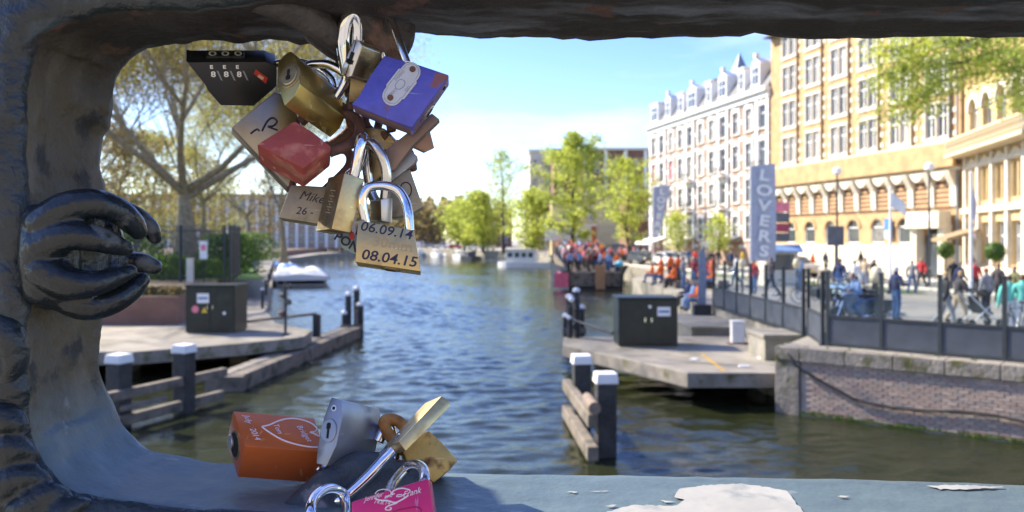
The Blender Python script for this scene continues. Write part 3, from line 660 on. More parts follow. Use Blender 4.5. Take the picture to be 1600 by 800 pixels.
for i in range(5):
    u = 1.7 + 2.45 * i
    window(B3, u, 9.0, 1.6, 2.6, -.35, 'cross', sill=False)
    m = MB(); N = 10
    for k in range(N):
        a0 = math.pi * k / N; a1 = math.pi * (k + 1) / N
        m.prism([(u + math.cos(a) * r, .003, 10.8 + math.sin(a) * r) for a, r in ((a0, .8), (a1, .8), (a1, 1.12), (a0, 1.12))], (0, .12, 0))
    m.build('arch', M['stone'], B3, fix=True)
    for s in (-1, 1):
        m = MB(); m.prism([(u + s * .81, -.2, 11.61), (u + s * .81, -.2, 10.8), (u + s * .62, -.2, 11.3), (u + s * .25, -.2, 11.61)], (0, .19, 0)); m.build('spandrel', M['cream'], B3, fix=True)
    for s in (-.465, .465): window(B3, u + s, 5.0, .77, 2.1, -.3, 'plain', sill=False)
    window(B3, u, 1.2, 1.8, 2.5, -.3, 'cross', sill=False)
    m = MB(); m.b2(u - 1.0, u + 1.0, .003, .2, 7.15, 7.4); m.prism([(u - 1, .003, 7.42), (u + 1, .003, 7.42), (u, .003, 7.8)], (0, .15, 0)); m.build('lintel', M['stone'], B3, fix=True)
    m = MB(); m.b2(u + 1.0, u + 1.4, .003, .22, 0, 7.9); m.build('pilaster', M['stone'], B3)
    # lattice of brick arches above
    for s in (-.6, .6):
        for zz in (12.4, 13.3, 14.2):
            m = MB(); m.prism([(u + s - .3, .003, zz), (u + s + .3, .003, zz), (u + s + .3, .003, zz + .4), (u + s, .003, zz + .7), (u + s - .3, .003, zz + .4)], (0, .12, 0)); m.build('lattice_block', M['brick_tan'], B3, fix=True)
m = MB(); m.b2(0, L3, .003, 1.3, 7.95, 8.2); m.build('balcony', M['warmstone'], B3, bevel=.03)
m = MB(); m.b2(0, L3, 1.05, 1.28, 8.95, 9.1); m.build('balustrade_rail', M['warmstone'], B3)
_q = MB(); _q.lathe([(.07, 0), (.1, .15), (.06, .35), (.1, .6), (.07, .74)], 8); _q = _q.build('q', M['warmstone']); BQ = _q.data; bpy.data.objects.remove(_q)
for i in range(33): inst('baluster', BQ, B3, (.2 + i * .4, 1.16, 8.203))
m = MB(); m.b2(0, L3, .003, .3, 4.3, 4.65); m.b2(0, L3, .003, .25, 0, 1.0); m.build('string_course', M['stone'], B3)
m = MB(); m.b2(0, L3, .003, .3, 14.9, 15.3); m.prism([(0, .4, 19), (0, -10, 19), (0, -7, 22), (0, -3, 22)], (L3, 0, 0)); m.build('roof', M['slate'], B3, fix=True)
m = MB(); m.prism([(9.2, .3, 3.3), (9.2, 2.2, 2.7), (9.2, 2.2, 2.5), (9.2, .3, 3.1)], (3.4, 0, 0)); m.build('awning', mat('awning_brown', (.3, .22, .13), .8), B3, fix=True)

# --- farther blocks on the right bank
def block(name, x0, x1, y, z1, dep, wm, label, rows, cols, ww=1.3, wh=1.9, rz=0, roof=None, z0=1.6, trim=None, bottom=1.2):
    e = empty(name, (x0, y, z0), rz, label, 'building'); w_ = x1 - x0; h = z1 - z0
    m = MB(); ops = []; fh = (h - bottom) / max(1, rows); cw = w_ / max(1, cols)
    for r in range(rows):
        for c in range(cols): ops.append((cw * (c + .5) - ww / 2, cw * (c + .5) + ww / 2, bottom + r * fh + .4, bottom + r * fh + .4 + wh))
    # facade faces -y here: build with y outward = -y by mirroring
    t = MB(); wall_open(t, 0, w_, 0, h, ops, y=0, depth=.25)
    m.v = [(x, -yy, z) for x, yy, z in t.v]; m.f = [tuple(reversed(f)) for f in t.f]; m.mi = t.mi
    m.quad((0, 0, 0), (0, dep, 0), (0, dep, h), (0, 0, h)); m.quad((w_, 0, 0), (w_, 0, h), (w_, dep, h), (w_, dep, 0)); m.quad((0, dep, 0), (w_, dep, 0), (w_, dep, h), (0, dep, h)); m.quad((0, 0, h), (w_, 0, h), (w_, dep, h), (0, dep, h))
    m.build('wall', wm, e, fix=True)
    for a, b, c, d in ops:
        o = window(e, (a + b) / 2, c, b - a, d - c, .12, 'cross', sill=False)
    if roof:
        m = MB(); m.b2(-.4, w_ + .4, -.5, dep + .3, h + .003, h + .5); m.build('roof', roof, e)
    if trim:
        for k in range(cols + 1):
            m = MB(); m.b2(cw * k - .35, cw * k + .35, -.12, -.003, 0, h - .02); m.build('pilaster', trim, e)
    return e
# beige corner wall with white cafe canopy
def X(px, Y): return (px - 800) / F * Y
block('pavilion', X(862, 140), X(990, 140), 140, 11.3, 14, M['cream'], 'plain sunlit beige building behind the tall spring trees', 1, 3, 1.2, 1.6, roof=M['slate'], bottom=5.5)
cf = empty('cafe_canopy', (X(850, 136), 132.5, 1.6), 0, 'white flat cafe canopy in front of the beige building', 'canopy')
m = MB(); m.b2(0, 8.2, 0, 5, 4.8, 5.1); m.build('roof', M['white'], cf); m = MB(); m.b2(0, 7.4, .2, .3, 2.5, 4.75); m.build('fascia', M['white'], cf)
m = MB(); m.b2(7.5, 8.2, .1, .5, 2.4, 4.78); m.build('red_panel', mat('rust_red', (.42, .12, .06), .7), cf)
for i in range(5):
    m = MB(); m.b2(.1 + i * 1.95, .25 + i * 1.95, .3, .45, 0, 4.79); m.build('post', M['white'], cf)
block('brick_block', X(915, 165), X(1040, 165), 165, 22.0, 16, M['brick_dark'], 'dark red brick block with flat white roof edge and white pilasters', 4, 4, 1.4, 2.4, roof=M['stone'], trim=M['white'])
block('brick_block', X(865, 185), X(935, 185), 185, 24, 16, M['brick_dark'], 'tall dark brick block rising just behind the tallest spring tree', 4, 3, 1.4, 2.2, roof=M['slate'])
block('gabled_house', X(828, 200), X(862, 200), 200, 25.5, 12, M['stone'], 'narrow pale house peeking out left of the tallest spring tree', 5, 2, 1.2, 2.2, roof=M['white'])
block('low_block', X(820, 215), X(850, 215), 215, 14, 12, M['stone'], 'low pale house front behind the trees at the canal bend', 3, 2, 1.2, 2.2)
block('dark_house', X(985, 118), X(1019, 118), 118, 10.5, 12, M['brick_dark'], 'dark low house squeezed against the end of the pink brick terrace', 2, 2, 1.1, 2.0, roof=M['slate'])
# long facade with white windows beyond the left garden
block('long_terrace', -112, -46, 231, 16.5, 14, M['brick_pink'], 'long brick terrace with rows of tall white windows beyond the garden', 3, 24, 1.55, 3.1, z0=2.0, trim=M['white'], roof=M['slate'])
block('street_terrace', -40, 40, -38, 13, 10, M['cream'], 'cream terrace across the street behind the bridge', 3, 14, 1.5, 2.2, z0=3.2, roof=M['slate'])
# bridge far away and houses closing the bend
for i, (a, b, Y, z, mm, lab) in enumerate(((640, 668, 330, 14, M['brick_pink'], 'small far pink house at the canal bend'), (669, 690, 340, 12, M['stone'], 'small far pale house at the canal bend'), (740, 800, 300, 15, M['brick_dark'], 'far dark brick house half hidden by spring trees'))):
    block('far_house', X(a, Y), X(b, Y), Y, z, 10, mm, lab, 3, 3, 1.5, 2.2, roof=M['slate'])

# ------------------------------------------------------------------ trees
def resample(P, n):
    out = []
    for i in range(len(P) - 1):
        for k in range(n):
            t = k / n
            p0, p1, p2, p3 = P[max(i - 1, 0)], P[i], P[i + 1], P[min(i + 2, len(P) - 1)]
            out.append(tuple(.5 * (2 * b + (c - a) * t + (2 * a - 5 * b + 4 * c - d) * t * t + (3 * b - a - 3 * c + d) * t ** 3) for a, b, c, d in zip(p0, p1, p2, p3)))
    out.append(P[-1]); return out
import numpy as np
def leaves(e, tp, nleaf, lsize, cluster, leaf, seed, name='crown', flat=.8):
    g = np.random.default_rng(seed); T = np.array([tuple(t) for t in tp]); c = T[g.integers(0, len(T), nleaf)] + g.normal(0, 1, (nleaf, 3)) * np.array([1, 1, flat]) * cluster * .5
    a = g.normal(0, 1, (nleaf, 3)); a /= np.linalg.norm(a, axis=1, keepdims=True); r = g.normal(0, 1, (nleaf, 3)); b = np.cross(a, r); b /= np.linalg.norm(b, axis=1, keepdims=True)
    s = lsize * g.uniform(.6, 1.3, (nleaf, 1)); V = np.stack([c - a * s, c + b * s * .5, c + a * s, c - b * s * .5], 1).reshape(-1, 3)
    me = bpy.data.meshes.new(name); me.vertices.add(len(V)); me.vertices.foreach_set('co', V.ravel()); me.loops.add(len(V)); me.loops.foreach_set('vertex_index', np.arange(len(V)))
    me.polygons.add(nleaf); me.polygons.foreach_set('loop_start', np.arange(nleaf) * 4); me.update(calc_edges=True); me.validate(); me.materials.append(leaf)
    o = bpy.data.objects.new(name, me); col.objects.link(o); o.parent = e; return o
def tree(name, label, base, h, spread, tr, leaf, nleaf, lsize, seed, fork=.28, lean=(0, 0), group=None, bark=None, up=.55, cluster=1.0, levels=4, nb=5, zmin=None):
    rg = random.Random(seed); e = empty(name, base, 0, label, 'tree', group)
    tm = MB(); tips = []
    def rv(s): return Vector((rg.uniform(-s, s), rg.uniform(-s, s), rg.uniform(-s, s)))
    def branch(p, d, L, r, lv):
        pts = [p]; rs = [r]; n = 4 if lv < 3 else 3; q = p.copy(); dd = d.copy()
        for i in range(n):
            dd = (dd + rv(.22 if lv else .08) + Vector((0, 0, .06 * lv if lv else 0))).normalized(); q = q + dd * (L / n); pts.append(q.copy()); rs.append(r * (1 - .62 * (i + 1) / n))
            if lv >= 2: tips.append((q.copy(), lv))
        tm.tube(pts, rs, [9, 6, 5, 4, 3][min(lv, 4)], cap=False)
        if lv >= levels: return
        k = nb if lv == 0 else rg.choice((3, 4, 4))
        for j in range(k):
            t = 1.0 if (j == 0) else rg.uniform(.45 if lv else .82, 1.0)
            idx = t * n; i0 = min(n - 1, int(idx)); st_ = pts[i0].lerp(pts[i0 + 1], idx - i0)
            az = 2 * math.pi * (j / k) + rg.uniform(-.5, .5)
            out = Vector((math.cos(az), math.sin(az), 0)); bd = (dd * (.55 if lv else .2) + out * (spread if lv == 0 else .75) + Vector((0, 0, up if lv == 0 else .15)) + rv(.25)).normalized()
            branch(st_, bd, L * (rg.uniform(.62, .8) if lv else (h - L) / h * rg.uniform(.95, 1.2) * .55 * h / L), rs[i0] * (.7 if lv else .62), lv + 1)
    d0 = Vector((lean[0], lean[1], 1)).normalized()
    tm.tube([Vector((0, 0, -.1)), Vector((0, 0, h * .04)), d0 * h * .08], [tr * 1.7, tr * 1.15, tr * 1.0], 9, cap=False)
    branch(d0 * h * .075, d0, h * fork, tr, 0)
    tm.build('trunk', bark or M['bark'], e, smooth=True)
    tp = [t[0] for t in tips if t[1] >= min(levels, 3)] or [t[0] for t in tips]
    leaves(e, tp, nleaf, lsize, cluster, leaf, seed)
    return e
def elm(name, label, base, h, R_, tr, leaf, nleaf, ls, seed, bark, bot=.2, cl=None, sparse=False):
    rg = random.Random(seed); e = empty(name, base, 0, label, 'tree'); tm = MB(); tips = []
    tp = [Vector((0, 0, -.1))]; x = y = 0
    for i in range(1, 9):
        x += rg.uniform(-.02, .02) * h; y += rg.uniform(-.02, .02) * h; tp.append(Vector((x, y, h * .95 * i / 8)))
    tm.tube(tp, [tr * 1.5] + [tr * (1.05 - .98 * i / 8) for i in range(1, 9)], 8, cap=False)
    N = 34
    for j in range(N):
        t = bot + (.97 - bot) * j / (N - 1); q = t / .95 * 8 * .95; i0 = min(7, int(q)); st_ = tp[i0].lerp(tp[i0 + 1], q - i0)
        k = (t - bot) / (1 - bot); w_ = R_ * max(.12, math.sin(math.pi * min(1, k * .86 + .16))) ** .8 * rg.uniform(.65, 1.15); az = j * 2.4 + rg.uniform(-.4, .4)
        d = Vector((math.cos(az), math.sin(az), rg.uniform(.1, .7))); p = st_; pts = [p]; n = 4
        for i in range(n): d = (d + Vector((rg.uniform(-.25, .25), rg.uniform(-.25, .25), rg.uniform(-.12, .18)))); p = p + d.normalized() * w_ / n; pts.append(p)
        r0 = tr * .42 * (1.1 - t); tm.tube(pts, [r0, r0 * .75, r0 * .5, r0 * .3, r0 * .12], 5, cap=False)
        for i in range(1, n + 1):
            tips += [pts[i]] * (1 + i // 2)
            for m_ in range(2):
                dd = Vector((rg.uniform(-1, 1), rg.uniform(-1, 1), rg.uniform(-.4, .8))).normalized(); q2 = pts[i] + dd * w_ * rg.uniform(.18, .4); tm.tube([pts[i], q2], [r0 * .25, r0 * .08], 3, cap=False); tips += [q2, pts[i].lerp(q2, .6)]
    tm.build('trunk', bark, e, smooth=True); leaves(e, tips, nleaf, ls, cl or ls * 4, leaf, seed); return e
G = 'bare plane trees in the left garden'
tree('plane_tree', 'big spreading plane tree with thick trunk behind the iron fence', (-19.6, 50, 2.0), 21, 1.3, .75, M['leaf_olive'], 85000, .080, 11, fork=.17, up=.8, cluster=1.3, levels=5, nb=7)
for i, (x, y, h, s, lab) in enumerate(((-32, 62, 20, 21, 'slender bare plane tree rising left of the big plane tree'), (-26, 70, 19, 33, 'thin budding tree standing on the lawn behind the big plane tree'), (-22.5, 82, 18, 45, 'budding tree at the lawn edge beside the long terrace'), (-45, 88, 22, 52, 'tall budding tree far back in the garden'), (-38, 120, 20, 61, 'distant budding tree in front of the long terrace'))):
    tree('plane_tree', lab, (x, y, 2.0), h, .95, .32, [M['leaf_olive'], M['leaf_brown']][i % 2], 32000, .125, s, fork=.22, cluster=1.9, levels=4, nb=7, up=.9)
sg = 'spring green elms along the canal'
for (px, Y, h, Rr, n, ls, s, lab, bot) in (
    (893, 118, 18.6, 6.9, 10500, .22, 5, 'tallest bright green spring tree behind the crowded barge', .16),
    (985, 96, 12.6, 4.0, 5000, .18, 8, 'small bright green tree beside the end of the terrace', .22),
    (788, 165, 21.5, 5.6, 2600, .22, 14, 'slim sparse tree with dark trunk by the white houseboat', .35),
    (755, 185, 13.5, 7, 6500, .32, 19, 'round low yellow green tree at the canal bend', .12),
    (725, 205, 12, 7, 6500, .34, 23, 'yellow green tree nearest the far tree line', .1),
    (832, 150, 12, 5, 5000, .28, 27, 'low yellow green tree between houseboat and cafe canopy', .1),
    (1062, 84, 5.6, 1.6, 1500, .14, 31, 'small young tree before the terrace shop fronts', .3),
    (1120, 80, 5.2, 1.5, 1300, .14, 37, 'second young tree before the terrace doors', .3)):
    elm('elm_tree', lab, (X(px, Y), Y, 1.6), h, Rr, h * .017, M['leaf_spring'], n, ls, s, M['bark_dark'], bot)
for i, (px, Y, h, Rr, lab) in enumerate(((185, 105, 17, 8, 'dense olive tree at the far left of the lawn'), (238, 125, 19, 9, 'dense olive tree between the plane trunk and the long terrace'), (300, 140, 18, 8, 'olive tree growing against the long terrace front'), (352, 165, 17, 8, 'far olive tree near the right part of the long terrace'), (420, 150, 15, 5, 'thin olive tree before the long terrace end'))):
    elm('budding_tree', lab, (X(px, Y), Y, 2.0), h, Rr, .3, M['leaf_olive' if i % 2 else 'leaf_brown'], [6500, 6500, 5000, 4500, 1800][i], .24, 80 + i, M['bark'], .12, cl=1.4)
# tree standing outside the frame whose boughs hang into the picture
bt = empty('elm_tree', (25.5, 31, 1.6), 0, 'spring green boughs hanging in front of the hotel from above', 'tree')
tm = MB(); tips = []; rg = random.Random(12); base = Vector(bt.location)
tm.tube([(0, 0, -.1), (-.1, 0, 4), (-.3, -.2, 9), (-.2, 0, 15)], [.42, .32, .24, .08], 9)
def limb(pix, r0, z0):
    pts = [Vector((-.2, -.1, z0))] + [wp(x, y, Y) - base for x, y, Y in pix]
    P = [Vector(p) for p in resample([tuple(p) for p in pts], 6)]; n = len(P); tm.tube(P, [r0 * (1 - .85 * i / n) for i in range(n)], 6, cap=False)
    for i in range(int(n * .35), n):
        for k in range(3):
            d = Vector((rg.uniform(-1, 1), rg.uniform(-1, 1), rg.uniform(-.8, .35))); q = P[i] + d * rg.uniform(.4, 1.0); tm.tube([P[i], P[i].lerp(q, .5) + Vector((0, 0, .08)), q], [.018, .012, .005], 3, cap=False); tips.append(q); tips.append(P[i].lerp(q, .6))
limb([(1700, 60, 30), (1610, 92, 29.5), (1560, 78, 29), (1500, 98, 28.5), (1430, 104, 28), (1375, 118, 28)], .11, 9)
limb([(1690, 20, 30), (1600, 40, 29), (1520, 62, 28.5), (1440, 66, 28), (1385, 82, 28)], .10, 10)
limb([(1700, 10, 31), (1600, 20, 31), (1500, 30, 30), (1400, 42, 30)], .10, 11)
limb([(1680, 140, 29), (1610, 120, 28), (1560, 95, 27.5)], .09, 7)
limb([(1720, 100, 30), (1640, 140, 30), (1600, 150, 30)], .08, 8)
limb([(1500, 120, 29), (1440, 150, 28.5), (1395, 168, 28.5)], .05, 10)
for k in range(60): tips.append(Vector((rg.uniform(-5, 6), rg.uniform(-5, 6), rg.uniform(9, 16))))
tm.build('trunk', M['bark_dark'], bt, smooth=True)
leaves(bt, tips, 15000, .075, .62, M['leaf_spring'], 71)
# far wood
rg = random.Random(5); fw = MB()
for i in range(26000):
    px = rg.uniform(-150, 760); Y = rg.uniform(300, 380); top = 20 + 5 * noise.noise(Vector((px * .02, 0, 3))) + 3 * noise.noise(Vector((px * .09, 0, 9)))
    z = 2 + (top - 2) * rg.random() ** .6
    c = Vector((X(px, Y), Y, z)); s = rg.uniform(.5, 1.2); a = Vector((rg.uniform(-1, 1), rg.uniform(-1, 1), rg.uniform(-1, 1))).normalized(); b = a.orthogonal()
    fw.add([c - a * s, c + b * s * .7, c + a * s, c - b * s * .7], [(0, 1, 2, 3)])
for i in range(70):
    px = rg.uniform(-150, 760); Y = rg.uniform(300, 370); x = X(px, Y); fw.tube([(x, Y, 1), (x + rg.uniform(-1, 1), Y, 14)], [.4, .15], 4, cap=False)
tag(fw.build('far_wood', M['leaf_brown']), 'brown far wood closing the canal view', 'wood', kind='stuff')
# shrubs and low planting in the garden
def shrub(x, y, z, r, h, n, ls, leaf, label, seed, group=None):
    rg = random.Random(seed); e = empty('shrub', (x, y, z), 0, label, 'shrub', group); m = MB(); st_ = MB()
    for i in range(7): a = rg.uniform(0, 6.28); st_.tube([(0, 0, 0), (math.cos(a) * r * .4, math.sin(a) * r * .4, h * .7)], [.03, .01], 4)
    for i in range(n):
        a = rg.uniform(0, 6.28); t = rg.random() ** .5; zz = rg.random(); rr = r * t * (1 - .5 * zz ** 2) * (1 + .3 * math.sin(3 * a + seed)); c = Vector((math.cos(a) * rr, math.sin(a) * rr, h * zz))
        d = Vector((rg.uniform(-1, 1), rg.uniform(-1, 1), rg.uniform(-.3, 1))).normalized(); b = d.orthogonal(); s = ls * rg.uniform(.6, 1.3)
        m.add([c - d * s, c + b * s * .5, c + d * s, c - b * s * .5], [(0, 1, 2, 3)])
    st_.build('stems', M['bark_dark'], e); m.build('foliage', leaf, e); return e
for i, (px, Y, r, h, lf, lab) in enumerate(((262, 47, 1.6, 1.3, 'leaf_bright', 'bright yellow green shrub behind the iron fence'), (292, 50, 1.3, 1.5, 'leaf_bright', 'bright green shrub near the plane tree trunk'), (352, 56, 2.2, 2.6, 'leaf_green', 'dark green bush at the end of the iron fence'), (205, 60, 3.0, 3.4, 'leaf_green', 'large green bush left of the plane tree'), (330, 48, 1.0, 1.0, 'leaf_bright', 'low bright shrub beside the white notice board'), (150, 55, 3.2, 4.2, 'leaf_green', 'tall dark bush far left behind the iron fence'), (390, 90, 3.0, 3.0, 'leaf_green', 'round bush before the long terrace'))):
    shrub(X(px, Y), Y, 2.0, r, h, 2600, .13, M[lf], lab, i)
for i, px in enumerate((212, 232, 252, 272)):
    shrub(X(px, 33.3), 33.3, 2.0, .45, .35, 500, .06, M['leaf_brown'], 'low brownish plant on top of the garden wall', 40 + i, 'wall top plants')
# ------------------------------------------------------------------ iron garden fence, notice, boxes on the left bank
def iron_fence(p0, p1, n, h, z, label):
    p0 = Vector((*p0, z)); p1 = Vector((*p1, z)); d = p1 - p0; L = d.length
    e = empty('iron_fence', p0, math.atan2(d.y, d.x), label, 'fence')
    b = MB(); b.tube([(0, 0, .05), (0, 0, h)], .026, 5); b.lathe([(.03, h), (.018, h + .05), (.002, h + .12)], 5); o = b.build('b', M['steel_dark']); bar = o.data; bpy.data.objects.remove(o)
    k = int(L / .16)
    for i in range(k + 1): inst('bar', bar, e, (i * L / k, 0, 0))
    for i in range(n + 1):
        m = MB(); m.b2(i * L / n - .06, i * L / n + .06, -.06, .06, -.1, h + .1); m.build('post', M['steel_dark'], e)
    for zz in (.25, h - .25):
        m = MB(); m.b2(0, L, -.025, .025, zz, zz + .05); m.build('rail', M['steel_dark'], e)
    return e
iron_fence((-24.5, 44), (-15.2, 44), 4, 2.9, 2.0, 'dark iron bar fence in front of the big plane tree')
iron_fence((-15.0, 44.2), (-16.7, 51), 3, 2.9, 2.0, 'dark iron fence return running back beside the walkway')
e = empty('notice_board', (X(318, 43.6), 43.6, 2.0), 0, 'white notice board with pink marks hung on the iron fence', 'sign')
m = MB(); m.b2(-.2, .2, -.03, .0, 1.2, 2.15); m.build('board', M['white'], e)
m = MB(); m.b2(-.13, .13, -.036, -.031, 1.65, 1.95); m.build('print', M['pinkst'], e)
m = MB(); m.b2(-.03, .03, .002, .06, 0, 2.2); m.build('stake', M['steel_dark'], e)
e = empty('info_pillar', (X(297, 43.2), 43.2, 2.0), 0, 'short grey pillar beside the white notice board', 'pillar')
m = MB(); m.b2(-.16, .16, -.1, .1, 0, 1.2); m.b2(-.18, .18, -.12, .12, 1.202, 1.26); m.build('body', M['stone'], e)
x, y = gp(377, 441, .9)
e = empty('ticket_kiosk', (x, 55, .9), 0, 'small ochre booth on the walkway beside the garden', 'booth')
m = MB(); m.b2(-.55, .55, 0, .9, 0, 1.35); m.build('body', mat('ochre', (.42, .30, .12), .8), e); m = MB(); m.b2(-.65, .65, -.1, 1, 1.352, 1.45); m.build('lid', M['wood'], e)
# low hedge line and bollards along the left walkway
for i in range(9):
    t = i / 8; xx = -11.9 + (-33.5 + 11.9) * t; yy = 40 + (118 - 40) * t
    e = empty('mooring_post', (xx - .1, yy, .9), 0, 'slim dark mooring post along the edge of the left walkway', 'post', 'posts along the left walkway')
    m = MB(); m.tube([(0, 0, 0), (0, 0, .9)], .07, 7); m.build('shaft', M['darkwood'], e); m = MB(); m.lathe([(.09, .9), (.09, .97), (.03, 1.0)], 7); m.build('cap', M['white'], e)

# ------------------------------------------------------------------ boats
def hull(L, W, h, m, par, name='hull', bow=.3, z0=-.25):
    """open boat along +y, bow at far end"""
    mb = MB(); N = 12; secs = []
    for i in range(N + 1):
        t = i / N; w_ = W / 2 * (1 - max(0, (t - (1 - bow)) / bow) ** 2 * .92) * (.86 + .14 * min(1, t * 5)); hh = h * (1 + .25 * max(0, t - .6))
        secs.append([(-w_, t * L, hh), (-w_ * .93, t * L, z0 + .1), (-w_ * .55, t * L, z0), (w_ * .55, t * L, z0), (w_ * .93, t * L, z0 + .1), (w_, t * L, hh), (w_ * .94, t * L, hh), (w_ * .9, t * L, .18), (-w_ * .9, t * L, .18), (-w_ * .94, t * L, hh)])
    k = 10; V = [p for s in secs for p in s]; Fs = [(i * k + j, i * k + (j + 1) % k, (i + 1) * k + (j + 1) % k, (i + 1) * k + j) for i in range(N) for j in range(k)]
    Fs += [(0, 1, 2, 3, 4, 5, 6, 7, 8, 9), tuple(N * k + j for j in range(9, -1, -1))]
    mb.add(V, Fs); return mb.build(name, m, par, fix=True)
def tarped_boat(x, y, rz, L, W, tm, label, seed):
    rg = random.Random(seed); e = empty('tarped_boat', (x, y, 0), rz, label, 'boat'); hull(L, W, .55, mat('boat_hull', (.28, .27, .25), .6), e)
    mb = MB(); nx, ny = 10, 16
    V = []
    for j in range(ny + 1):
        for i in range(nx + 1):
            u = i / nx * 2 - 1; v = j / ny; w_ = W / 2 * 1.04 * (1 - max(0, (v - .7) / .3) ** 2 * .8)
            V.append((u * w_, v * L, .6 + .75 * (1 - u ** 4) * math.sin(min(1, v * 3 + .25, (1 - v) * 4 + .2) * 1.57) + .4 * noise.noise(Vector((u * 2.2, v * 7, seed))) + (.08 * math.sin(v * 25) * (1 - abs(u)))))
    mb.add(V, [(j * (nx + 1) + i, j * (nx + 1) + i + 1, (j + 1) * (nx + 1) + i + 1, (j + 1) * (nx + 1) + i) for j in range(ny) for i in range(nx)])
    mb.add([(-W / 2 * 1.03, -.01, .5), (W / 2 * 1.03, -.01, .5), (W / 2 * 1.03, -.01, .85), (0, -.01, 1.1), (-W / 2 * 1.03, -.01, .85)], [(0, 1, 2, 3, 4)])
    mb.build('tarpaulin', tm, e, smooth=True); return e
rzL = math.atan2(26.5, 95) 
tarped_boat(-19.3, 76, rzL, 15, 5.2, M['tarp'], 'large boat under a rumpled white tarpaulin at the left walkway', 1)
tarped_boat(-24.6, 92, rzL, 7, 2.6, M['tarp_blue'], 'boat under a blue tarpaulin behind the white covered boat', 2)
tarped_boat(-29.5, 106, rzL, 7, 2.6, M['tarp_blue'], 'second blue covered boat farther along the left walkway', 3)
tarped_boat(-26.2, 97, rzL, 6, 2.2, M['tarp'], 'small boat under white cover between the blue covered boats', 4)
# white houseboat
e = empty('cabin_boat', (X(868, 128), 126, 0), R(80), 'white cabin boat with square windows moored at the far quay', 'boat')
hull(9.0, 3.2, .8, M['white'], e)
m = MB(); m.b2(-1.1, 1.1, 3.0, 7.6, .8, 2.7); c_ = m.build('cabin', M['white'], e, bevel=.05)
m = MB(); m.b2(-1.25, 1.25, 2.8, 7.8, 2.702, 2.82); m.build('roof', M['stone'], e)
for k in range(4):
    for s in (-1, 1):
        m = MB(); m.b2(s * 1.1 - .03, s * 1.1 + .03, 3.4 + k * 1.05, 4.1 + k * 1.05, 1.6, 2.3); m.build('window', M['glass'], c_)
m = MB(); m.tube([(1.4, 8.5, .8), (1.4, 8.5, 1.6), (0, 9.1, 1.7)], .03, 5); m.build('rail', M['chrome'], e)
for i, (px, Y, L, W, mm, lab) in enumerate(((728, 190, 7, 2.6, 'white', 'small white boat moored left of the cabin boat'), (745, 178, 8, 3, 'steel_dark', 'dark open boat moored left of the cabin boat'), (690, 215, 7, 2.4, 'white', 'tiny white boat at the canal bend'), (662, 228, 8, 2.6, 'slate_blue', 'tiny blue boat at the canal bend'))):
    e = empty('moored_boat', (X(px, Y), Y, 0), R(25), lab, 'boat'); hull(L, W, .7, M[mm], e)
    m = MB(); m.b2(-W * .3, W * .3, L * .35, L * .7, .2, 1.7); m.build('cabin', M['white' if i != 1 else 'slate'], e, bevel=.08); m = MB(); m.b2(-W * .305, W * .305, L * .38, L * .67, 1.0, 1.45); m.build('window', M['glass'], e)
# the crowded barge
BG = empty('party_barge', (7.0, 69.5, 0), R(1), 'long black open barge packed with people', 'boat')
hull(22, 5.6, 1.9, M['black'], BG, bow=.2)
m = MB(); m.prism([(-2.2, .3, .30), (-2.2, 20, .30), (-2.2, 20, 2.75), (-2.2, .3, 1.45)], (4.4, 0, 0)); m.build('deck', M['wood'], BG, fix=True)
m = MB(); m.b2(-.05, .75, -.22, -.05, .1, 2.1); m.build('rudder_board', mat('tan_board', (.35, .2, .1), .8), BG)
m = MB(); m.prism([(-2.8, -.2, .25), (-2.85, 3.5, .3), (-2.85, 3.5, 1.5), (-2.8, -.2, 1.45)], (-.06, 0, 0)); m.build('pink_banner', mat('pink_cloth', (.75, .16, .22), .8), BG, fix=True)
m = MB(); m.b2(-3.5, -2.3, -.14, -.05, .25, 1.45); m.build('pink_banner', mat('pink_cloth', (.75, .16, .22), .8), BG)
m = MB(); m.lathe([(.02, 0), (.32, .1), (.38, .35), (.2, .55), (.02, .6)], 10, (2.0, .3, 1.9)); m.build('buoy', mat('cyan_plastic', (.12, .45, .6), .5), BG)
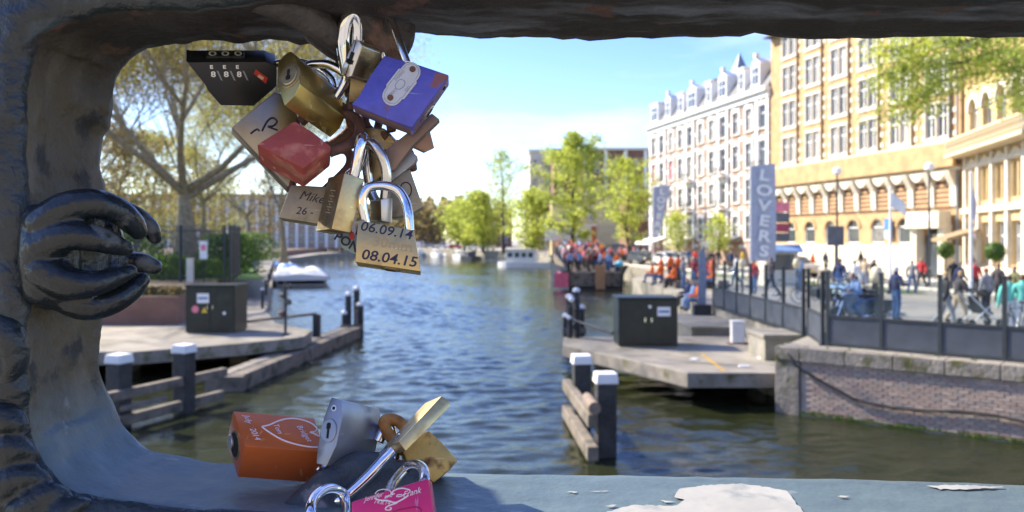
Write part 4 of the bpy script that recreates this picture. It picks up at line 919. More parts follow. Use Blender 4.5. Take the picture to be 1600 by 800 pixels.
# dark tender behind the barge on the quay: van
# ------------------------------------------------------------------ people
def make_pose(J, bones):
    """J: joint -> (pos, radius); bones: list of (a, b, region)"""
    names = list(J); me = bpy.data.meshes.new('p'); me.from_pydata([J[n][0] for n in names], [(names.index(a), names.index(b)) for a, b, _ in bones], [])
    o = bpy.data.objects.new('p', me); col.objects.link(o); md = o.modifiers.new('k', 'SKIN'); md.use_smooth_shade = True
    for i, n in enumerate(names):
        r = J[n][1]; me.skin_vertices[0].data[i].radius = (r, r) if not isinstance(r, tuple) else r
    me.skin_vertices[0].data[names.index('pelvis')].use_root = True
    sb = o.modifiers.new('s', 'SUBSURF'); sb.levels = 1; sb.render_levels = 1
    dg = bpy.context.evaluated_depsgraph_get(); bme = bpy.data.meshes.new_from_object(o.evaluated_get(dg)); bpy.data.objects.remove(o)
    segs = [(Vector(J[a][0]), Vector(J[b][0]), rg_, (J[a][1] if not isinstance(J[a][1], tuple) else J[a][1][0])) for a, b, rg_ in bones]
    def reg(c):
        best = None
        for a, b, rg_, r in segs:
            d = b - a; t = max(0, min(1, (c - a).dot(d) / max(1e-9, d.length_squared))); q = (c - a - d * t).length - r * .8
            if best is None or q < best[0]: best = (q, rg_)
        return best[1]
    regs = [reg(p.center) for p in bme.polygons]
    out = {'body': bme}
    nm = [v.normal.copy() for v in bme.vertices]
    for nme, want, push in (('jacket', ('torso', 'arm'), .018), ('trousers', ('leg', 'hip'), .014), ('shoe', ('foot',), .014), ('shoe2', ('foot',), .014)):
        mb = MB(); mp_ = {}
        for p, r in zip(bme.polygons, regs):
            if r not in want: continue
            if nme[:4] == 'shoe' and (p.center.x < 0) != (nme == 'shoe'): continue
            f = []
            for vi in p.vertices:
                if vi not in mp_: mp_[vi] = len(mb.v); mb.v.append(tuple(bme.vertices[vi].co + nm[vi] * push))
                f.append(mp_[vi])
            mb.f.append(tuple(f)); mb.mi.append(0)
        if mb.f:
            o = mb.build(nme, MAT0, None, smooth=True); out[nme] = o.data; bpy.data.objects.remove(o)
    hd = Vector(J['head'][0]); mb = MB(); mp_ = {}
    fwd = Vector(J['nose'][0]) - hd
    for p, r in zip(bme.polygons, regs):
        c = p.center - hd
        if r != 'head': continue
        if c.dot(fwd.normalized()) > .035 and c.z < .075: continue
        if c.z < -.03: continue
        f = []
        for vi in p.vertices:
            if vi not in mp_: mp_[vi] = len(mb.v); mb.v.append(tuple(bme.vertices[vi].co + nm[vi] * .018))
            f.append(mp_[vi])
        mb.f.append(tuple(f)); mb.mi.append(0)
    o = mb.build('hair', MAT0, None, smooth=True); out['hair'] = o.data; bpy.data.objects.remove(o)
    bme.materials.clear(); bme.materials.append(MAT0); bme.shade_smooth()
    return out
MAT0 = mat('skin', (.48, .29, .21), .6)
def skeleton(hipz=.92, lean=0.0, lhand=(-.27, -.06, .80), rhand=(.27, -.06, .80), lelb=(-.27, .03, 1.10), relb=(.27, .03, 1.10), lknee=(-.1, -.03, .50), rknee=(.1, -.03, .50), lfoot=(-.1, .02, .08), rfoot=(.1, .02, .08), hipy=0.0):
    s = lambda z, y=0: (0, hipy + y - lean * (z - hipz), z)
    dz = hipz - .92
    sh = s(1.42 + dz); J = {'pelvis': (s(.95 + dz), (.135, .105)), 'waist': (s(1.10 + dz), (.125, .095)), 'chest': (s(1.30 + dz), (.15, .11)), 'neck0': (s(1.44 + dz), (.075, .07)), 'neck': (s(1.50 + dz), .052)}
    hc = s(1.63 + dz); J['head0'] = ((hc[0], hc[1] - .01, hc[2] - .06), .075); J['head'] = (hc, (.085, .095)); J['crown'] = ((hc[0], hc[1] + .01, hc[2] + .08), .06); J['nose'] = ((hc[0], hc[1] - .10, hc[2] - .02), .016)
    for sd, el, ha, kn, ft, k in ((-1, lelb, lhand, lknee, lfoot, 'l'), (1, relb, rhand, rknee, rfoot, 'r')):
        J[k + 'sh'] = ((sd * .18, sh[1], sh[2] - .02), .065); J[k + 'el'] = ((el[0], el[1] + (hipy - lean * .3), el[2] + dz), .045); J[k + 'ha0'] = ((ha[0], ha[1] + (hipy - lean * .3), ha[2] + dz + .05), .032); J[k + 'ha'] = ((ha[0], ha[1] - .02 + (hipy - lean * .3), ha[2] + dz - .06), .028)
        J[k + 'hip'] = ((sd * .09, hipy, hipz - .04), .088); J[k + 'kn'] = (kn, .062); J[k + 'an'] = ((ft[0], ft[1] + .02, ft[2] + .03), .045); J[k + 'to'] = ((ft[0], ft[1] - .17, ft[2] - .03), .04)
    B = [('pelvis', 'waist', 'torso'), ('waist', 'chest', 'torso'), ('chest', 'neck0', 'torso'), ('neck0', 'neck', 'skin'), ('neck', 'head0', 'head'), ('head0', 'head', 'head'), ('head', 'crown', 'head'), ('head', 'nose', 'head')]
    for k in 'lr': B += [('chest', k + 'sh', 'torso'), (k + 'sh', k + 'el', 'arm'), (k + 'el', k + 'ha0', 'arm'), (k + 'ha0', k + 'ha', 'skin'), ('pelvis', k + 'hip', 'hip'), (k + 'hip', k + 'kn', 'leg'), (k + 'kn', k + 'an', 'leg'), (k + 'an', k + 'to', 'foot')]
    return make_pose(J, B)
POSE = {'stand': skeleton(), 'walk': skeleton(lknee=(-.1, -.16, .52), lfoot=(-.1, -.22, .08), rknee=(.1, .08, .50), rfoot=(.1, .36, .12), lhand=(-.28, .12, .82), rhand=(.28, -.2, .86), relb=(.27, .0, 1.1)),
        'talk': skeleton(lhand=(-.16, -.28, 1.12), lelb=(-.28, -.04, 1.12)), 'cheer': skeleton(lhand=(-.34, -.05, 1.92), lelb=(-.36, -.02, 1.62), rhand=(.26, -.22, 1.2), relb=(.3, -.02, 1.14)),
        'sit': skeleton(hipz=.50, lknee=(-.12, -.44, .48), rknee=(.12, -.44, .48), lfoot=(-.12, -.46, .06), rfoot=(.12, -.46, .06), lhand=(-.18, -.36, 1.0), rhand=(.18, -.36, 1.0), lelb=(-.26, -.08, 1.1), relb=(.26, -.08, 1.1)),
        'ride': skeleton(hipz=.82, lean=.35, lknee=(-.22, -.36, .62), rknee=(.22, -.36, .62), lfoot=(-.22, -.1, .3), rfoot=(.22, -.1, .3), lhand=(-.32, -.52, 1.22), rhand=(.32, -.52, 1.22), lelb=(-.32, -.22, 1.16), relb=(.32, -.22, 1.16)),
        'push': skeleton(lean=.12, lknee=(-.1, -.16, .52), lfoot=(-.1, -.22, .08), rknee=(.1, .08, .50), rfoot=(.1, .36, .12), lhand=(-.22, -.42, 1.08), rhand=(.22, -.42, 1.08), lelb=(-.27, -.12, 1.1), relb=(.27, -.12, 1.1))}
CL = {'black': (.02, .02, .024), 'dark': (.045, .04, .045), 'navy': (.02, .035, .10), 'blue': (.05, .12, .36), 'light blue': (.22, .34, .55), 'jeans': (.07, .14, .28), 'orange': (.75, .16, .03), 'red': (.48, .04, .04), 'maroon': (.2, .03, .05), 'pink': (.65, .25, .28), 'white': (.72, .72, .70), 'grey': (.25, .25, .26), 'beige': (.45, .36, .25), 'mint green': (.16, .60, .48), 'brown': (.13, .07, .04), 'olive': (.14, .14, .06), 'yellow': (.7, .5, .05)}
for k, v in CL.items(): mat('cloth ' + k, v, .85, var=.15, scale=5)
HAIR = [mat('hair_dark', (.03, .02, .015), .6), mat('hair_brown', (.10, .055, .03), .6), mat('hair_fair', (.35, .24, .11), .6), mat('hair_white', (.6, .58, .54), .6), mat('hair_red', (.28, .08, .03), .6)]
SKINS = [MAT0, mat('skin_light', (.55, .37, .29), .6), mat('skin_brown', (.20, .11, .07), .6)]
prg = random.Random(99)
def person(x, y, z, face, pose, top, bottom, label, group=None, hair=None, h=None):
    e = empty('person', (x, y, z), face, label, 'person', group); s = h or prg.uniform(.95, 1.06); e.scale = (s, s, s)
    P = POSE[pose]; inst('body', P['body'], e, m=prg.choice(SKINS[:2] * 3 + SKINS[2:])); inst('jacket', P['jacket'], e, m=MATS['cloth ' + top]); inst('trousers', P['trousers'], e, m=MATS['cloth ' + bottom]); inst('shoe', P['shoe'], e, m=M['black']); inst('shoe', P['shoe2'], e, m=M['black']); inst('hair', P['hair'], e, m=HAIR[prg.randrange(3)] if hair is None else HAIR[hair])
    return e
# crowd on the barge
tops = ['orange', 'red', 'maroon', 'pink', 'white', 'dark', 'black', 'navy', 'pink', 'beige', 'orange', 'red', 'light blue', 'maroon']
rr = Matrix.Rotation(R(1), 3, 'Z'); spots = []
for row in range(15):
    for k in range(6):
        lx = -2.0 + k * .78 + prg.uniform(-.14, .14); ly = .9 + row * 1.2 + prg.uniform(-.3, .3)
        if prg.random() < .12: continue
        spots.append((lx, ly))
for lx, ly in spots:
    p = rr @ Vector((lx, ly, .4)); c = prg.choice(tops); ps = prg.choice(('stand', 'talk', 'stand', 'cheer', 'talk'))
    t_ = 'person with raised arm in a %s top on the crowded barge' if ps == 'cheer' else ('person gesturing in a %s top on the crowded barge' if ps == 'talk' else 'person standing in a %s top on the crowded barge')
    person(BG.location.x + p.x, BG.location.y + p.y, 1.45 + (ly - .3) * .066, prg.uniform(-1.5, 1.5) + prg.choice((0, 0, 3.1)), ps, c, prg.choice(('black', 'jeans', 'dark', 'navy')), (t_ % c).replace('a orange', 'an orange'), 'party people on the barge: ' + c + ' ' + ps)
# people sitting in orange at the quay edge
for i in range(16):
    x = 8.5 + prg.uniform(0, 2.6); y = 44 + prg.uniform(0, 7); c = ['orange', 'orange', 'orange', 'red', 'orange', 'maroon', 'navy', 'orange'][i % 8]
    st_ = i % 2 == 0
    person(x, y, 1.6, prg.uniform(-2.5, -.8), 'sit' if st_ else 'talk', c, prg.choice(('jeans', 'dark', 'navy')), ('person in %s sitting on the sunny quay edge' if st_ else 'person in %s standing among the seated group on the quay') % c, 'orange group on the quay: %s %s' % (c, 'sit' if st_ else 'stand'))
for i in range(8):
    e = empty('crate', (9.0 + (i % 4) * .8, 44.8 + (i // 4) * 3.2, 1.6), 0, 'low wooden crate used as a seat by the orange group', 'crate', 'crates under the orange group')
    for k in range(3): m = MB(); m.b2(-.25, .25, -.25, .25, .02 + .14 * k, .13 + .14 * k); m.build('board', M['wood'], e)
# two on the very edge with legs hanging
for i, (y, c, lab) in enumerate(((37.2, 'light blue', 'person in light blue sitting with legs over the quay edge'), (36.3, 'orange', 'person in orange and black sitting with legs over the quay edge'), (38.4, 'navy', 'person in navy sitting on the quay edge'))):
    person(8.12, y, 1.12, R(-90), 'sit', c, ['light blue', 'jeans', 'dark'][i], lab)
person(8.9, 43.2, 1.6, R(60), 'stand', 'grey', 'jeans', 'man in grey top and blue jeans standing by the flag pole')
# pedestrians near the hotel
def at(px, Y): return X(px, Y), Y
x, y = at(1400, 26.8); person(x, y, 1.6, R(100), 'talk', 'navy', 'jeans', 'white haired man in a long navy coat behind the glass fence', hair=3, h=1.02)
e = bpy.data.objects[-1] if False else None
x, y = at(1478, 24.2); person(x, y, 1.6, R(75), 'walk', 'black', 'grey', 'person in a black jacket and grey trousers walking behind the fence')
x, y = at(1497, 25.6); person(x, y, 1.6, R(90), 'push', 'dark', 'beige', 'person in dark jacket pushing the stroller')
x, y = at(1541, 27.5); person(x, y, 1.6, R(200), 'stand', 'grey', 'black', 'red haired woman in a grey cardigan beside the stroller', hair=4, h=.98)
x, y = at(1577, 22.8); person(x, y, 1.6, R(170), 'talk', 'mint green', 'white', 'person in a mint green top and white trousers')
x, y = at(1598, 22.6); person(x, y, 1.6, R(150), 'stand', 'mint green', 'white', 'second person in mint green beside the bicycle')
for i in range(30):
    px = prg.uniform(872, 1000); Y = prg.uniform(98, 118); c = prg.choice(tops); x_ = X(px, Y)
    person(max(x_, 12.8 + prg.random() * 2), Y, 1.6, prg.uniform(-3, 3), prg.choice(('stand', 'talk')), c, prg.choice(('black', 'jeans', 'dark')), 'onlooker in %s on the quay behind the barge' % c, 'onlookers behind the barge in ' + c)
bgp = [(1500, 36, 'navy', 'walk'), (1524, 37, 'red', 'stand'), (1352, 42, 'beige', 'stand'), (1366, 42, 'black', 'stand'), (1520, 52, 'maroon', 'talk'), (1270, 62, 'orange', 'walk'), (1290, 66, 'black', 'stand'), (1345, 64, 'dark', 'walk'), (1160, 70, 'yellow', 'stand'), (1112, 70, 'black', 'walk'), (1122, 74, 'dark', 'walk'), (1086, 80, 'red', 'walk'), (1098, 82, 'white', 'walk'), (1076, 86, 'blue', 'stand'), (1142, 66, 'navy', 'stand'), (1006, 100, 'white', 'walk'), (1020, 104, 'red', 'stand'), (990, 108, 'pink', 'stand'), (975, 112, 'orange', 'walk'), (960, 116, 'white', 'stand'), (943, 120, 'red', 'walk'), (925, 124, 'dark', 'stand'), (912, 122, 'orange', 'stand'), (1218, 52, 'dark', 'stand'), (1290, 33, 'beige', 'walk'), (1312, 36, 'navy', 'stand'), (1335, 38, 'white', 'stand'), (1425, 40, 'grey', 'walk'), (1440, 44, 'red', 'walk'), (1490, 42, 'black', 'stand'), (1560, 34, 'dark', 'talk'), (1585, 30, 'olive', 'walk'), (1205, 38, 'dark', 'walk'), (1178, 40, 'red', 'stand'), (1250, 42, 'light blue', 'stand'), (1150, 46, 'white', 'walk')]
for i, (px, Y, c, ps) in enumerate(bgp):
    x, y = at(px, Y); x = max(x, 12.6) if Y > 60 else x; person(x, y, 1.6, prg.uniform(-3, 3), ps, c, prg.choice(('jeans', 'dark', 'black', 'grey')), 'passer by in %s %s on the far quay before the %s' % (c, 'walking' if ps == 'walk' else 'standing', 'hotel' if px > 1200 else ('terrace' if px > 1030 else 'beige building')), 'passers by %s %s %s' % (c, 'walk' if ps == 'walk' else 'stand', 'hotel' if px > 1200 else ('terrace' if px > 1030 else 'beige')))
# ------------------------------------------------------------------ vehicles
def wheel(mb_t, mb_r, x, y, r, w_, ax='x'):
    Rm = Matrix.Rotation(R(90), 4, 'Y')
    mb_t.lathe([(r * .62, -w_ / 2), (r * .95, -w_ / 2), (r, -w_ / 4), (r, w_ / 4), (r * .95, w_ / 2), (r * .62, w_ / 2)], 16, (x, y, r), Rm); mb_r.lathe([(r * .6, -w_ / 2 * .8), (r * .6, w_ / 2 * .8), (r * .2, w_ / 2)], 12, (x, y, r), Rm)
def car(x, y, rz, paint, label, van=False):
    e = empty('parked_car', (x, y, 1.61), rz, label, 'car'); W = .86; L = 4.2
    pr = [(-2.1, .35), (-2.1, .75), (-1.95, .9), (-1.0, 1.0), (-.35, 1.42), (.9, 1.46), (1.7, 1.02), (2.05, .92), (2.1, .4)] if not van else [(-2.4, .35), (-2.4, .9), (-2.1, 1.1), (-1.7, 1.9), (-1.4, 2.05), (2.3, 2.05), (2.4, 1.9), (2.4, .4)]
    m = MB(); m.prism([(-W, q[0], q[1]) for q in pr], (2 * W, 0, 0)); b = m.build('body', paint, e, fix=True, bevel=.07)
    gl = [(-.92, 1.03), (-.35, 1.36), (.85, 1.40), (1.5, 1.05)] if not van else [(-1.95, 1.2), (-1.65, 1.8), (-.7, 1.85), (-.7, 1.2)]
    for s in (-1, 1):
        m = MB(); m.prism([(s * (W + .004), q[0], q[1]) for q in gl], (s * .01, 0, 0)); m.build('side_window', M['glass'], b, fix=True)
        for yy in (-1.3, 1.3):
            t_, r_ = MB(), MB(); wheel(t_, r_, s * (W - .1), yy, .31, .2); w_ = t_.build('wheel', M['rubber'], e); r_.build('rim', M['chrome'], w_)
        m = MB(); m.b2(s * .62 - .14, s * .62 + .14, pr[0][0] - .03, pr[0][0] + .02, .62, .76); m.build('headlight', M['chrome'], e); m = MB(); m.b2(s * .66 - .1, s * .66 + .1, pr[-1][0] - .02, pr[-1][0] + .03, .7, .85); m.build('tail_light', M['red'], e)
    if not van:
        m = MB(); m.prism([(-.7, -.98, 1.05), (.7, -.98, 1.05), (.62, -.42, 1.40), (-.62, -.42, 1.40)], (0, -.02, .03)); m.build('windscreen', M['glass'], b, fix=True)
        m = MB(); m.prism([(-.7, 1.62, 1.09), (.7, 1.62, 1.09), (.62, .98, 1.44), (-.62, .98, 1.44)], (0, .02, .03)); m.build('rear_window', M['glass'], b, fix=True)
    else: m = MB(); m.prism([(-.7, -2.08, 1.2), (.7, -2.08, 1.2), (.66, -1.78, 1.82), (-.66, -1.78, 1.82)], (0, -.03, .02)); m.build('windscreen', M['glass'], b, fix=True)
    m = MB(); m.b2(-.26, .26, -2.16 if not van else -2.44, -2.1 if not van else -2.38, .45, .56); m.build('number_plate', M['yellow'], e)
    return e
paints = [mat('car_grey', (.09, .10, .105), .3, .3, coat=.6), mat('car_silver', (.5, .52, .54), .3, .5, coat=.6), mat('car_red', (.4, .03, .03), .3, coat=.6), mat('car_black', (.02, .02, .025), .25, coat=.6), mat('car_white', (.7, .7, .69), .3, coat=.5)]
for px, Y, rz, pi, van, lab in ((1003, 88, .25, 0, False, 'dark grey car parked behind the barge by the flag pole'), (1046, 78, .25, 4, False, 'white car parked behind the orange group'), (1058, 88, .3, 1, False, 'silver car on the quay before the terrace'), (962, 112, .1, 3, True, 'dark van parked behind the crowd on the barge'), (762, 205, .6, 4, True, 'white van parked under the yellow green trees'), (735, 215, .8, 1, False, 'silver car parked at the canal bend'), (712, 240, 1.2, 2, False, 'small red car parked at the canal bend'), (690, 262, 1.3, 4, False, 'white car glinting at the far canal bend'), (672, 270, 1.3, 1, False, 'silver car glinting at the far canal bend'), (655, 280, 1.3, 4, True, 'white van glinting at the far canal bend'), (1240, 58, .25, 1, False, 'silver car parked along the hotel kerb')):
    car(X(px, Y), Y, rz, paints[pi], lab, van)
def motorcycle(x, y, rz, paint, label):
    e = empty('motorcycle', (x, y, 1.6), rz, label, 'motorcycle')
    for yy in (-.72, .72):
        t_, r_ = MB(), MB(); wheel(t_, r_, 0, yy, .31, .13); w_ = t_.build('wheel', M['rubber'], e); r_.build('rim', M['chrome'], w_)
    m = MB(); m.prism([(-.17, -.5, .55), (-.17, -.62, .95), (-.17, -.2, 1.0), (-.17, .1, .82), (-.17, .85, .9), (-.17, .9, .7), (-.17, .3, .4), (-.17, -.3, .35)], (.34, 0, 0)); m.build('body', paint, e, fix=True, bevel=.05)
    m = MB(); m.b2(-.15, .15, .02, .8, .86, .96); m.build('saddle', M['rubber'], e, bevel=.04)
    for s in (-1, 1):
        m = MB(); m.tube([(s * .1, -.45, 1.0), (s * .1, -.75, .31)], .03, 6); m.build('fork', M['chrome'], e)
        m = MB(); m.tube([(0, -.48, 1.08), (s * .3, -.46, 1.14), (s * .38, -.36, 1.1)], .02, 6); m.build('handlebar', M['steel_dark'], e)
        m = MB(); m.tube([(s * .28, -.48, 1.14), (s * .34, -.5, 1.34)], .01, 5); m.lathe([(.01, -.02), (.08, -.02), (.08, .02), (.01, .02)], 10, (s * .35, -.5, 1.38), Matrix.Rotation(R(90), 4, 'X')); m.build('mirror', M['chrome'], e)
        m = MB(); m.tube([(s * .2, -.1, .3), (s * .22, .5, .34), (s * .24, .95, .42)], [.03, .05, .05], 8); m.build('exhaust', M['chrome'], e)
        m = MB(); m.b2(s * .2, s * .44, .35, .95, .45, .8); m.build('pannier', M['steel_dark'], e, bevel=.05)
        m = MB(); m.lathe([(.02, -.06), (.11, -.03), (.12, .05), (.02, .06)], 12, (s * .14, -.66, .98), Matrix.Rotation(R(90), 4, 'X')); m.build('headlight', M['chrome'], e)
    m = MB(); m.prism([(-.22, -.6, 1.05), (.22, -.6, 1.05), (.16, -.42, 1.5), (-.16, -.42, 1.5)], (0, .015, 0)); m.build('windscreen', M['pane'], e, fix=True)
    return e
x, y = at(1338, 25.2); motorcycle(x, y, R(-75), mat('moto_blue', (.1, .14, .22), .3, .4), 'motorcycle with chrome and rider in a light blue jacket'); person(x + .12, y + .05, 1.6, R(-75), 'ride', 'light blue', 'jeans', 'motorcycle rider in a light blue jacket leaning forward')
for i, (px, Y, lab) in enumerate(((1318, 28.5, 'chrome motorcycle parked left of the rider'), (1348, 29.5, 'second motorcycle parked behind the rider'), (1300, 30.5, 'third motorcycle parked farthest along the fence'))):
    x, y = at(px, Y); motorcycle(x, y, R(-40 + 20 * i), paints[3 if i else 1], lab)
def bicycle(x, y, rz, label, group=None):
    e = empty('bicycle', (x, y, 1.6), rz, label, 'bicycle', group)
    for yy in (-.52, .52):
        t_ = MB(); t_.tube([(0, yy + .33 * math.cos(a), .34 + .33 * math.sin(a)) for a in [k * math.pi / 9 for k in range(18)]], .02, 5, closed=True); w_ = t_.build('wheel', M['rubber'], e)
        s_ = MB()
        for k in range(6): a = k * math.pi / 6; s_.tube([(0, yy + .32 * math.cos(a), .34 + .32 * math.sin(a)), (0, yy - .32 * math.cos(a), .34 - .32 * math.sin(a))], .004, 3)
        s_.build('spokes', M['chrome'], w_)
    m = MB(); m.tube([(0, -.52, .34), (0, -.4, .95)], .018, 5); m.tube([(0, -.42, .85), (0, 0, .32), (0, .15, .85)], .018, 5); m.tube([(0, .52, .34), (0, 0, .32)], .014, 5); m.tube([(0, .52, .34), (0, .14, .8), (0, -.42, .82)], .014, 5); m.build('frame', M['steel_dark'], e)
    m = MB(); m.prism([(-.08, .3, .93), (.08, .3, .93), (.02, .02, .93), (-.02, .02, .93)], (0, 0, .05)); m.tube([(0, .15, .85), (0, .16, .93)], .014, 5); m.build('saddle', M['rubber'], e, fix=True)
    m = MB(); m.tube([(-.28, -.28, 1.02), (-.2, -.4, 1.04), (0, -.42, .98), (.2, -.4, 1.04), (.28, -.28, 1.02)], .014, 5); m.build('handlebar', M['chrome'], e)
    return e
for i, (px, Y, rz) in enumerate(((1180, 52, 40), (1140, 58, 30), (1104, 62, 60), (1262, 36, 20), (1228, 34, 70))):
    x, y = at(px, Y); bicycle(x, y, R(rz), ['bicycle parked near the tall lettered banner', 'bicycle parked before the young trees', 'bicycle parked beside the orange group', 'bicycle leaning behind the glass fence corner', 'bicycle standing by the ticket kiosk'][i])
x, y = at(1592, 21.9); bicycle(x, y, R(-60), 'bicycle held by the people in mint green')
for i, px in enumerate((1300, 1318, 1386, 1440)):
    x, y = at(px, 53 - i * 2); bicycle(x, y, R(30), 'bicycle parked against the white base of the hotel', 'bicycles along the hotel')
# stroller
x, y = at(1528, 25.0)
e = empty('stroller', (x, y, 1.6), R(95), 'black folding stroller with white frame pushed along the quay', 'stroller')
for s in (-1, 1):
    m = MB(); m.tube([(s * .25, .45, 1.05), (s * .25, .3, .85), (s * .25, -.45, .15)], .022, 6); m.build('frame_tube', M['white'], e); m = MB(); m.tube([(s * .25, .35, .12), (s * .25, -.2, .62)], .02, 6); m.build('frame_tube', M['white'], e)
    for yy in (-.5, .38):
        t_, r_ = MB(), MB(); wheel(t_, r_, s * .28, yy, .12, .05); w_ = t_.build('wheel', M['rubber'], e); r_.build('rim', M['white'], w_)
m = MB(); m.prism([(-.22, .2, .9), (-.22, .05, .4), (-.22, -.35, .38), (-.22, -.35, .44), (-.22, 0, .5), (-.22, .14, .92)], (.44, 0, 0)); m.build('seat', M['black'], e, fix=True)
m = MB(); N = 6; 
for k in range(N):
    a0 = math.pi * (.15 + .55 * k / N); a1 = math.pi * (.15 + .55 * (k + 1) / N); m.prism([(-.24, .1 - .35 * math.cos(a), .75 + .35 * math.sin(a)) for a in (a0, a1)] + [(-.24, .1 - .32 * math.cos(a), .75 + .32 * math.sin(a)) for a in (a1, a0)], (.48, 0, 0))
m.build('canopy', M['black'], e, fix=True)
m = MB(); m.tube([(-.25, .45, 1.05), (.25, .45, 1.05)], .022, 6); m.build('handle', M['rubber'], e)
# ------------------------------------------------------------------ flags, banners, signs, lamps
def beach_flag(px, Y, ztop, zbot, w_, label, body, tilt=0):
    x = X(px, Y); e = empty('banner_flag', (x, Y, 1.6), 0, label, 'banner')
    m = MB(); m.tube([(-w_ / 2 - .05, 0, 0), (-w_ / 2 - .05, 0, ztop - 1.6)], .05, 8); m.build('pole', M['white'], e); m = MB(); m.lathe([(.35, 0), (.35, .08), (.08, .12)], 12, (-w_ / 2 - .05, 0, 0)); m.build('foot', M['steel_dark'], e)
    mb = MB(); n = 24; V = []
    for j in range(n + 1):
        t = j / n; z = zbot - 1.6 + (ztop - zbot) * t; ww = w_ * (1 if not tilt else (.25 + .75 * t)); 
        for i in range(5): u = i / 4; V.append((-w_ / 2 + ww * u, .10 * math.sin(5 * t + 2.5 * u) * u, z + (.16 * math.sin(u * 1.5) if t > .9 else 0)))
    mb.add(V, [(j * 5 + i, j * 5 + i + 1, (j + 1) * 5 + i + 1, (j + 1) * 5 + i) for j in range(n) for i in range(4)]); fl = mb.build('cloth', mat('banner_blue_grey', (.42, .45, .53), .8, var=.12), e, smooth=True)
    k = len(body); H = (ztop - zbot) * .93
    for i, c in enumerate(body):
        t = 1 - (i + .62) / (k + .25); z = zbot - 1.6 + (ztop - zbot) * t
        ww = w_ * (1 if not tilt else (.25 + .75 * t)); me = text_mesh(c, min(H / k * 1.02, ww * 1.2), bold=.03); me.transform(Matrix.Diagonal((1.35, 1, 1, 1))); me.materials.clear(); me.materials.append(M['white'])
        T = Matrix.Translation((-w_ / 2 + ww * .5, -.03 - .1, z)) @ Matrix.Rotation(R(90), 4, 'X') @ Matrix.Rotation(R(-8), 4, 'Z'); me.transform(T); o = bpy.data.objects.new('letter', me); col.objects.link(o); o.parent = fl
    return e
beach_flag(1193, 46, EYE + (375 - 260) / F * 46, EYE + (375 - 408) / F * 46, 1.35, 'tall straight blue grey banner with white capital letters beside the glass fence', 'LOVERS')
beach_flag(1035, 62, EYE + (375 - 292) / F * 62, EYE + (375 - 372) / F * 62, 1.3, 'tapering blue grey banner with white letters above the orange group', 'LOVERS', 1)
def flag_pole(px, Y, ztop, fm, label, fw_, fh):
    e = empty('flag_pole', (X(px, Y), Y, 1.6), 0, label, 'flag'); H = ztop - 1.6
    m = MB(); m.tube([(0, 0, 0), (0, 0, H)], [.08, .05], 8); m.lathe([(.06, H), (.08, H + .06), (.02, H + .12)], 8); m.build('pole', M['white'], e)
    m = MB(); m.lathe([(.16, 0), (.16, .2), (.09, .3)], 10); m.build('base', M['steel_dark'], e)
    mb = MB(); n = 10; V = []
    for i in range(n + 1):
        u = i / n
        for j in range(7):
            v = j / 6; V.append((.06 + fw_ * u, .12 * math.sin(u * 7 + v * 2) * u, H - .1 - fh * v - .9 * u * fh * (1 - .35 * v)))
    mb.add(V, [(i * 7 + j, i * 7 + j + 1, (i + 1) * 7 + j + 1, (i + 1) * 7 + j) for i in range(n) for j in range(6)]); mb.build('flag', fm, e, smooth=True); return e
flag_pole(1391, 40, EYE + (375 - 296) / F * 40, M['white'], 'white flag on a white pole before the hotel arches', .75, .75)
flag_pole(1517, 31, EYE + (375 - 272) / F * 31, mat('pink_white_flag', (.68, .45, .45), .8, c2=(.74, .72, .7), scale=1.5), 'pink and white flag on a thick white pole by the hotel entrance', .16, 1.5)
# kiosk with stacked signs
e = empty('ticket_kiosk', (X(1222, 47), 47, 1.6), 0, 'small grey ticket kiosk with pink and red signs beside the tall lettered banner', 'kiosk')
m = MB(); m.b2(-.9, .9, 0, 1.4, 0, 2.1); m.build('body', M['stone'], e); m = MB(); m.b2(-.7, .7, -.03, -.002, .9, 1.8); m.build('window', M['glass'], e); m = MB(); m.prism([(-1, -.6, 2.0), (-1, 0, 2.35), (-1, 0, 2.25), (-1, -.6, 1.9)], (2, 0, 0)); m.build('awning', mat('kiosk_blue', (.2, .32, .55), .7), e, fix=True)
m = MB(); m.tube([(-.5, .5, 2.1), (-.5, .5, 4.7)], .05, 6); m.build('mast', M['steel_dark'], e)
for z0, z1_, mm in ((4.2, 4.75, M['pinkst']), (3.6, 4.15, M['slate']), (3.05, 3.55, M['tag'] if 'tag' in M else mat('sign_maroon', (.35, .05, .09), .5)), (2.5, 3.0, M['slate'])):
    m = MB(); m.b2(-.75, .55, .38, .44, z0, z1_); m.build('sign_panel', mm, e)
for i, (px, Y, z) in enumerate(((1370, 23.2, 3.35), (1160, 40, 3.2), (1245, 40, 3.2))):
    e = empty('lamp', (X(px, Y), Y, 1.6), 0, ['low lamp with a cream globe behind the glass fence', 'short cream globe lamp left of the tall lettered banner', 'short cream globe lamp near the ticket kiosk'][i], 'lamp')
    m = MB(); m.tube([(0, 0, 0), (0, 0, z - 1.95)], .05, 8); m.build('pole', M['steel_dark'], e); m = MB(); zz = z - 1.95; m.lathe([(.05, zz), (.16, zz + .05), (.18, zz + .25), (.12, zz + .42), (.03, zz + .47)], 12); m.build('globe', mat('cream_globe', (.66, .58, .38), .5), e, smooth=True)
for i, (px, Y) in enumerate(((1308, 50), (1452, 47))):
    e = empty('street_lamp', (X(px, Y), Y, 1.6), 0, ['tall thin street lamp before the hotel bays', 'tall thin street lamp near the hotel entrance'][i], 'street lamp')
    m = MB(); m.tube([(0, 0, 0), (0, 0, 6.5)], [.08, .05], 7); m.build('pole', M['steel_dark'], e); m = MB(); m.lathe([(.05, 6.5), (.28, 6.6), (.25, 6.9), (.05, 7.0)], 10); m.build('lantern', M['white'], e)
